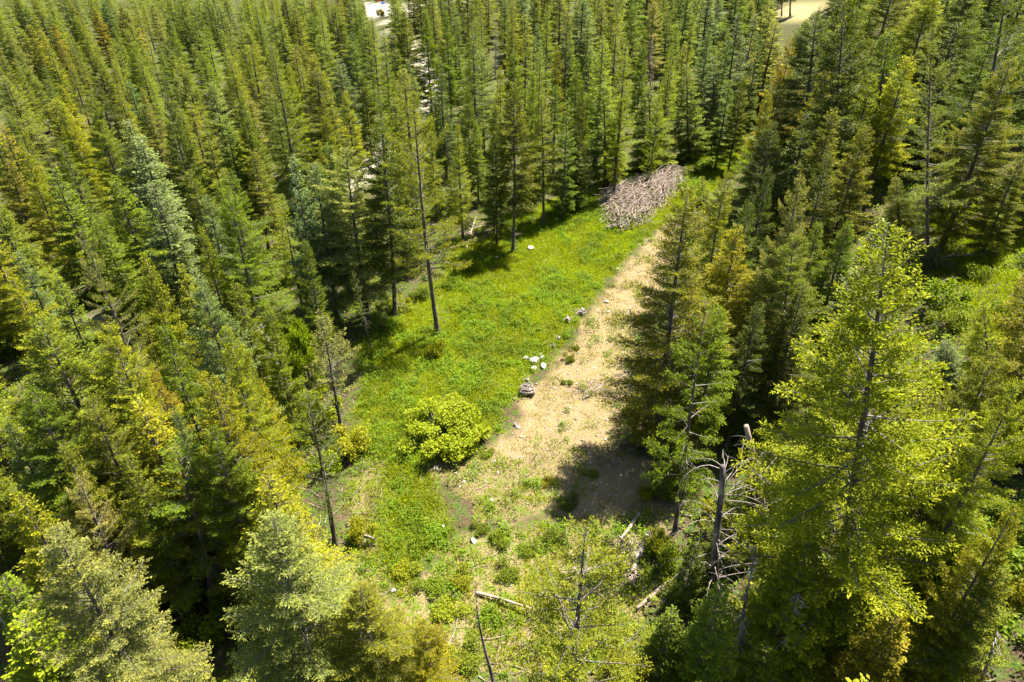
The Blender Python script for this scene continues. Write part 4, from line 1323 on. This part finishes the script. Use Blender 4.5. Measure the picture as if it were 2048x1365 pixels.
for j, (x, y) in enumerate(cand):
    if sg[j] > -2.2 or hl[j] > 0.2 or gv[3][j] > 0.85 or gv[4][j] > 0.2:
        continue
    sp = rf.uniform(3.8, 7.2) + y * 0.010
    A = np.array(spots)
    if np.min(np.hypot(A[:, 0] - x, A[:, 1] - y)) < sp:
        continue
    u = across(x, y)
    H = (rf.uniform(7, 21) if rf.uniform() < 0.5 else rf.uniform(14, 20)) if y > 60 else rf.uniform(6, 15)
    top = project([(x, y, cz[j] + H), (x, y, cz[j])])
    if np.isnan(top).any() or top[0, 1] > 1480 or top[1, 1] < -40:
        continue
    if top[0, 1] < -60 and top[1, 1] < 30 and rf.uniform() < 0.6:
        continue
    if top[0, 0] < -260 or top[0, 0] > 2350 or math.hypot(x, y) < 15:
        continue
    rpx = 2.6 / top[0, 2] * FPX
    bad = False
    for (wx, wy, wr) in WINDOWS:
        if wr and top[0, 1] - 10 < wy < top[1, 1]:
            f = (wy - top[0, 1]) / (top[1, 1] - top[0, 1] + 1e-6)
            xa = top[0, 0] * (1 - f) + top[1, 0] * f
            if abs(xa - wx) < wr * 0.7 + rpx * min(1, 0.3 + f):
                bad = True
                break
    if bad:
        continue
    # keep the crowns of the placed trees in front readable: nothing between them and the camera
    if y < 60:
        cover_hit = 0
        for t in TREES[:120]:
            if t['kind'] == 'shrub' or t['base'][1] < y + 1:
                continue
            tp = project([t['top'], t['base']])
            f = 0.35
            mx, my = tp[0, 0] * (1 - f) + tp[1, 0] * f, tp[0, 1] * (1 - f) + tp[1, 1] * f
            if top[0, 1] < my < top[1, 1] and abs(mx - top[0, 0]) < rpx * 1.3:
                cover_hit += 1
        if cover_hit:
            continue
    left = x < -5
    r = rf.uniform()
    if y > 80 and r < (0.50 if left else 0.42):
        pr, col = rf.choice(['larch1', 'larch2', 'larch3']), rf.choice(['l', 'l', 'y', 'g'])
    elif r < (0.66 if left else 0.60):
        pr, col = rf.choice(['fir1', 'fir2', 'fir3', 'fir5']), rf.choice(['o', 'g', 'y', 'd', 'p', 'g'])
    else:
        pr, col = rf.choice(['grand1', 'grand2', 'fir2']), rf.choice(['g', 'g', 'd', 'b', 'y'])
    spots.append((x, y))
    n_fill += 1
    kd = 'larch_tree' if pr.startswith('larch') else 'spruce_tree' if pr.startswith('grand') else 'fir_tree'
    if tally.get(kd, 0) >= 300:
        free = [k for k in ('spruce_tree', 'fir_tree', 'larch_tree') if tally.get(k, 0) < 300]
        if not free:
            mass.append((x, y, cz[j], H))
            continue
        kd = free[0]
        pr = {'spruce_tree': 'grand2', 'fir_tree': 'fir2', 'larch_tree': 'larch2'}[kd]
        col = rf.choice(['g', 'g', 'o', 'l', 'd'])
    tally[kd] = tally.get(kd, 0) + 1
    add_tree(pr, (x, y, cz[j]), H, col, width=rf.uniform(0.95, 1.35) * (1.15 if y > 85 else 1) * (1.25 if H < 12 else 1))
if mass:
    # the farthest trees, past the three hundred of each kind, read as one mass
    light = [conifer(600 + k, 16, 0.06, 2.7, nb_m=5.5, tw_gap=0.34, sp_gap=0.24, sp_l=0.42, sp_w=0.2, flat=0.4, tw_len=0.45, dead=0)[1] for k in range(3)]
    parts = []
    for k, (x, y, z, H) in enumerate(mass):
        V, F, t_, r_ = light[k % 3]
        a = rf.uniform(0, 6.28)
        c_, s_ = math.cos(a) * H / 16 * 1.2, math.sin(a) * H / 16 * 1.2
        W = np.stack([V[:, 0] * c_ - V[:, 1] * s_ + x, V[:, 0] * s_ + V[:, 1] * c_ + y, V[:, 2] * H / 16 + z], 1)
        parts.append((W, F, t_, np.clip(r_ * 0.6 + rf.uniform(0, 0.4), 0, 1)))
    V, F, t_, r_ = join(parts)
    M_FAR = foliage_mat('far_needles', 0.42, own_colour=(0.125, 0.155, 0.011))
    link('distant_forest', mesh_from('distant_forest', V, F, M_FAR, {'tip': t_, 'rnd': r_}), kind='stuff',
         label='farthest mass of small conifers closing off the view along the top', category='forest')
print('fill trees', n_fill, 'mass', len(mass))

# ---------------------------------------------------------------- dead trees
def dead_tree(xt, yt, xb, yb, label, seed, mat, limb_mat, kind='dead_tree', **kw):
    b = ground(xb, yb)
    d = ray(xt, yt)
    p = np.array((0, 0, CAMZ)) + d * (b[1] / d[1])
    H = float(np.linalg.norm(p - b))
    tub, lt = snag(seed, H=H, **kw)
    e = bpy.data.objects.new(kind, None)
    COL.objects.link(e)
    ax = Vector(p - b).normalized()
    e.matrix_world = Matrix.Translation(Vector(b)) @ Vector((0, 0, 1)).rotation_difference(ax).to_matrix().to_4x4()
    e['label'], e['category'] = label, 'dead tree'
    link('trunk', tub.mesh('trunk', mat), e)
    link('branches', lt.mesh('branches', limb_mat), e)


dead_tree(1442, 934, 1430, 1200, 'tall dark broken snag with arching bare silver limbs at the lower right', 301, M_DARKWOOD, M_GREYWOOD, r=0.26, limbs=46, ll=3.4, arch=True, z0=0.1, stub=True, twigs=3)
dead_tree(1496, 850, 1536, 1112, 'pale peeling dead trunk leaning just right of the dark broken snag', 302, M_PALEWOOD, M_GREYWOOD, r=0.26, limbs=16, ll=2.0, arch=False, z0=0.15, stub=True)
dead_tree(1508, 1090, 1472, 1390, 'slim dark dead trunk rising from the bottom edge right of the broken snag', 303, M_DARKWOOD, M_GREYWOOD, r=0.17, limbs=60, ll=0.9, arch=False, twigs=1)
dead_tree(1594, 1190, 1545, 1400, 'short grey dead tree bristling with stubby branches at the bottom', 304, M_GREYWOOD, M_GREYWOOD, r=0.15, limbs=90, ll=1.0, arch=False, twigs=3)
dead_tree(1992, 1262, 1950, 1420, 'small grey dead tree in the bottom right corner', 305, M_GREYWOOD, M_GREYWOOD, r=0.13, limbs=24, ll=1.3, arch=False)
dead_tree(952, 1162, 992, 1440, 'thin black snag standing alone at the bottom of the clearing', 306, M_DARKWOOD, M_DARKWOOD, r=0.13, limbs=70, ll=0.3, arch=False, twigs=0)
dead_tree(524, 645, 592, 905, 'slender dead pole with a few twigs near its top, left of the pale pine', 307, M_BARK, M_GREYWOOD, r=0.17, limbs=40, ll=1.3, arch=True, z0=0.5, twigs=2)
dead_tree(95, 240, 122, 345, 'bare greyish dead tree standing in the upper left forest', 308, M_GREYWOOD, M_GREYWOOD, r=0.2, limbs=60, ll=1.8, arch=True)
dead_tree(1302, 82, 1300, 200, 'reddish-brown dead conifer in the upper middle forest', 309, M_BARK, M_PALEWOOD, r=0.16, limbs=160, ll=1.5, arch=True, twigs=5)
dead_tree(1356, 100, 1352, 215, 'thin grey dead trunk behind the brush pile', 310, M_GREYWOOD, M_GREYWOOD, r=0.17, limbs=50, ll=1.0, arch=False)
dead_tree(1240, 205, 1238, 290, 'bare bent dead stem left of the firs behind the brush pile', 311, M_GREYWOOD, M_GREYWOOD, r=0.12, limbs=30, ll=1.2, arch=True)
dead_tree(990, 32, 992, 160, 'grey dead tree among the green ones in the upper middle', 312, M_GREYWOOD, M_GREYWOOD, r=0.17, limbs=90, ll=1.6, arch=True, twigs=4)
dead_tree(1054, 18, 1056, 130, 'greyish dead tree just right of another in the upper middle', 313, M_GREYWOOD, M_GREYWOOD, r=0.17, limbs=80, ll=1.5, arch=True, twigs=4)
dead_tree(398, 150, 424, 250, 'brown-grey dead tree in the upper left forest', 314, M_BARK, M_GREYWOOD, r=0.18, limbs=100, ll=1.9, arch=True, twigs=4)
dead_tree(1228, 332, 1228, 380, 'small upright tuft of bare grey branches at the left end of the brush pile', 315, M_PALEWOOD, M_GREYWOOD, r=0.09, limbs=20, ll=2.2, arch=False, z0=0.0)
dead_tree(705, 480, 730, 655, 'thin grey dead stem draped with brown twigs beside the broad pale fir', 316, M_BARK, M_BRUSH, r=0.14, limbs=70, ll=1.1, arch=True, twigs=3)

# ---------------------------------------------------------------- far yard: a red truck and blue tarps beyond the trees
def box(bm, c, s, bev=0.05):
    import bmesh
    r = bmesh.ops.create_cube(bm, size=1.0)
    bmesh.ops.scale(bm, vec=s, verts=r['verts'])
    bmesh.ops.translate(bm, vec=c, verts=r['verts'])
    es = list({e for v in r['verts'] for e in v.link_edges})
    bmesh.ops.bevel(bm, geom=es, offset=bev, segments=2, affect='EDGES')


def plain(name, col, rough=0.4, spec=0.5):
    m, nt, out = new_mat(name)
    p = N(nt, 'ShaderNodeBsdfPrincipled', Roughness=rough)
    n = N(nt, 'ShaderNodeTexNoise', Scale=3.0)
    c = mixc(nt, n.outputs[0], tuple(v * 0.85 for v in col), col)
    nt.links.new(c, p.inputs['Base Color'])
    nt.links.new(p.outputs[0], out.inputs['Surface'])
    return m


def bm_obj(name, boxes, mat, parent):
    import bmesh
    bm = bmesh.new()
    for b in boxes:
        box(bm, *b)
    me = bpy.data.meshes.new(name)
    bm.to_mesh(me)
    bm.free()
    me.materials.append(mat)
    return link(name, me, parent)


M_RED, M_GLASS, M_TYRE, M_BLUE = plain('red_paint', (0.42, 0.02, 0.02), 0.3), plain('dark_glass', (0.03, 0.04, 0.05), 0.1), plain('tyre_rubber', (0.02, 0.02, 0.02), 0.8), plain('blue_tarp', (0.03, 0.16, 0.62), 0.5)
tk = bpy.data.objects.new('pickup_truck', None)
COL.objects.link(tk)
tk.location = ground(759, 4)
tk.rotation_euler = (0, 0, 0.15)
tk['label'], tk['category'] = 'red pickup truck on the pale yard beyond the trees at the top edge', 'truck'
bm_obj('body', [((0, 0, 0.75), (5.2, 1.9, 0.6), 0.12), ((1.9, 0, 0.95), (1.3, 1.85, 0.35), 0.1), ((-1.6, 0.88, 1.15), (2.0, 0.1, 0.35), 0.03), ((-1.6, -0.88, 1.15), (2.0, 0.1, 0.35), 0.03), ((-2.55, 0, 1.15), (0.1, 1.8, 0.35), 0.03)], M_RED, tk)
bm_obj('cab', [((0.3, 0, 1.45), (1.9, 1.7, 0.75), 0.2)], M_RED, tk)
bm_obj('window', [((0.3, 0, 1.5), (1.5, 1.74, 0.4), 0.05)], M_GLASS, tk)
for wx_ in (-1.7, 1.7):
    for wy_ in (-0.85, 0.85):
        tb = Tubes(16)
        tb.add(np.array([(wx_, wy_ - 0.12, 0.38), (wx_, wy_ + 0.12, 0.38)]), np.array((0.38, 0.38)))
        link('wheel', tb.mesh('wheel', M_TYRE), tk)


def tarp(px, py, s, label, seed):
    g = np.random.default_rng(seed)
    n = 14
    u, v = np.meshgrid(np.linspace(-1, 1, n), np.linspace(-1, 1, n))
    h = (1 - np.maximum(abs(u), abs(v)) ** 4) * 0.9 * (0.8 + 0.4 * vnoise(u + seed, v, 0.4, seed))
    V = np.stack([u * s, v * s * 0.7, h * s * 0.6], -1).reshape(-1, 3)
    i, j = np.meshgrid(np.arange(n - 1), np.arange(n - 1), indexing='ij')
    a = (i * n + j).ravel()
    o = link('tarp', mesh_from('tarp', V, np.stack([a, a + 1, a + n + 1, a + n], 1), M_BLUE), label=label, category='tarp')
    o.location = ground(px, py)
    o.rotation_euler = (0, 0, g.uniform(0, 3))


tarp(766, 7, 1.2, 'blue tarp heap beside the red truck at the top edge', 1)
tarp(740, 15, 0.8, 'small blue tarp left of and below the red truck', 2)
add_tree('shrub1', ground(761, 36), 4.0, 'y', wpx=22, label='bright yellow bush on the pale yard below the red truck')

# ---------------------------------------------------------------- labels that single each tree out
ORD = ['first', 'second', 'third', 'fourth', 'fifth', 'sixth', 'seventh', 'eighth', 'ninth', 'tenth', 'eleventh', 'twelfth', 'thirteenth', 'fourteenth', 'fifteenth', 'sixteenth', 'seventeenth',
       'eighteenth', 'nineteenth', 'twentieth'] + ['twenty-' + a for a in 'first second third fourth fifth sixth seventh eighth ninth'.split()] + ['thirtieth'] + ['thirty-' + a for a in 'first second third fourth fifth sixth seventh eighth ninth'.split()]


def place_of(px, py):
    if py < 30:
        row = 'at the upper edge'
    elif py < 120:
        row = 'near the top'
    elif py < 250:
        row = 'in the upper forest'
    elif py < 430:
        row = 'in the middle distance'
    elif py < 640:
        row = 'at mid height'
    elif py < 900:
        row = 'below mid height'
    elif py < 1130:
        row = 'in the lower part'
    else:
        row = 'at the bottom'
    col = 'far left' if px < 200 else 'left' if px < 480 else 'left of centre' if px < 800 else 'centre' if px < 1150 else 'right of centre' if px < 1480 else 'right' if px < 1780 else 'far right'
    return row, col


KN = {'fir_tree': 'fir', 'spruce_tree': 'spruce', 'larch_tree': 'larch', 'pine_tree': 'pine', 'shrub': 'bush', 'broadleaf_tree': 'broadleaf tree'}
GRP = {'fir_tree': 'fir trees of the forest', 'spruce_tree': 'dense layered spruces of the forest', 'larch_tree': 'larches scattered through the forest', 'pine_tree': 'pines of the forest', 'shrub': 'bushes under and between the trees', 'broadleaf_tree': 'broadleaf trees at the lower right'}
cells = {}
for t in TREES:
    t['o']['category'] = {'fir_tree': 'fir tree', 'spruce_tree': 'spruce', 'larch_tree': 'larch', 'pine_tree': 'pine', 'shrub': 'bush', 'broadleaf_tree': 'tree'}[t['kind']]
    t['o']['group'] = GRP[t['kind']]
    if t['label']:
        t['o']['label'] = t['label']
        continue
    p = project([t['top']])[0]
    px, py = (p[0], p[1]) if not np.isnan(p[0]) else (0, 0)
    row, col = place_of(px, py)
    desc = COLOURS[t['colour']][1] + ' ' + KN[t['kind']]
    cells.setdefault((desc, row, col), []).append((px, t))
for (desc, row, col), L in cells.items():
    L.sort(key=lambda a: a[0])
    for i, (px, t) in enumerate(L):
        if len(L) == 1:
            t['o']['label'] = f'{desc} {row}, {col}'
        elif i < len(ORD):
            t['o']['label'] = f'{desc} {row}, {col}, {ORD[i]} rightwards of its colour'
        else:
            t['o']['label'] = f'{desc} {row}, {col}, number {i + 1} rightwards of its colour'
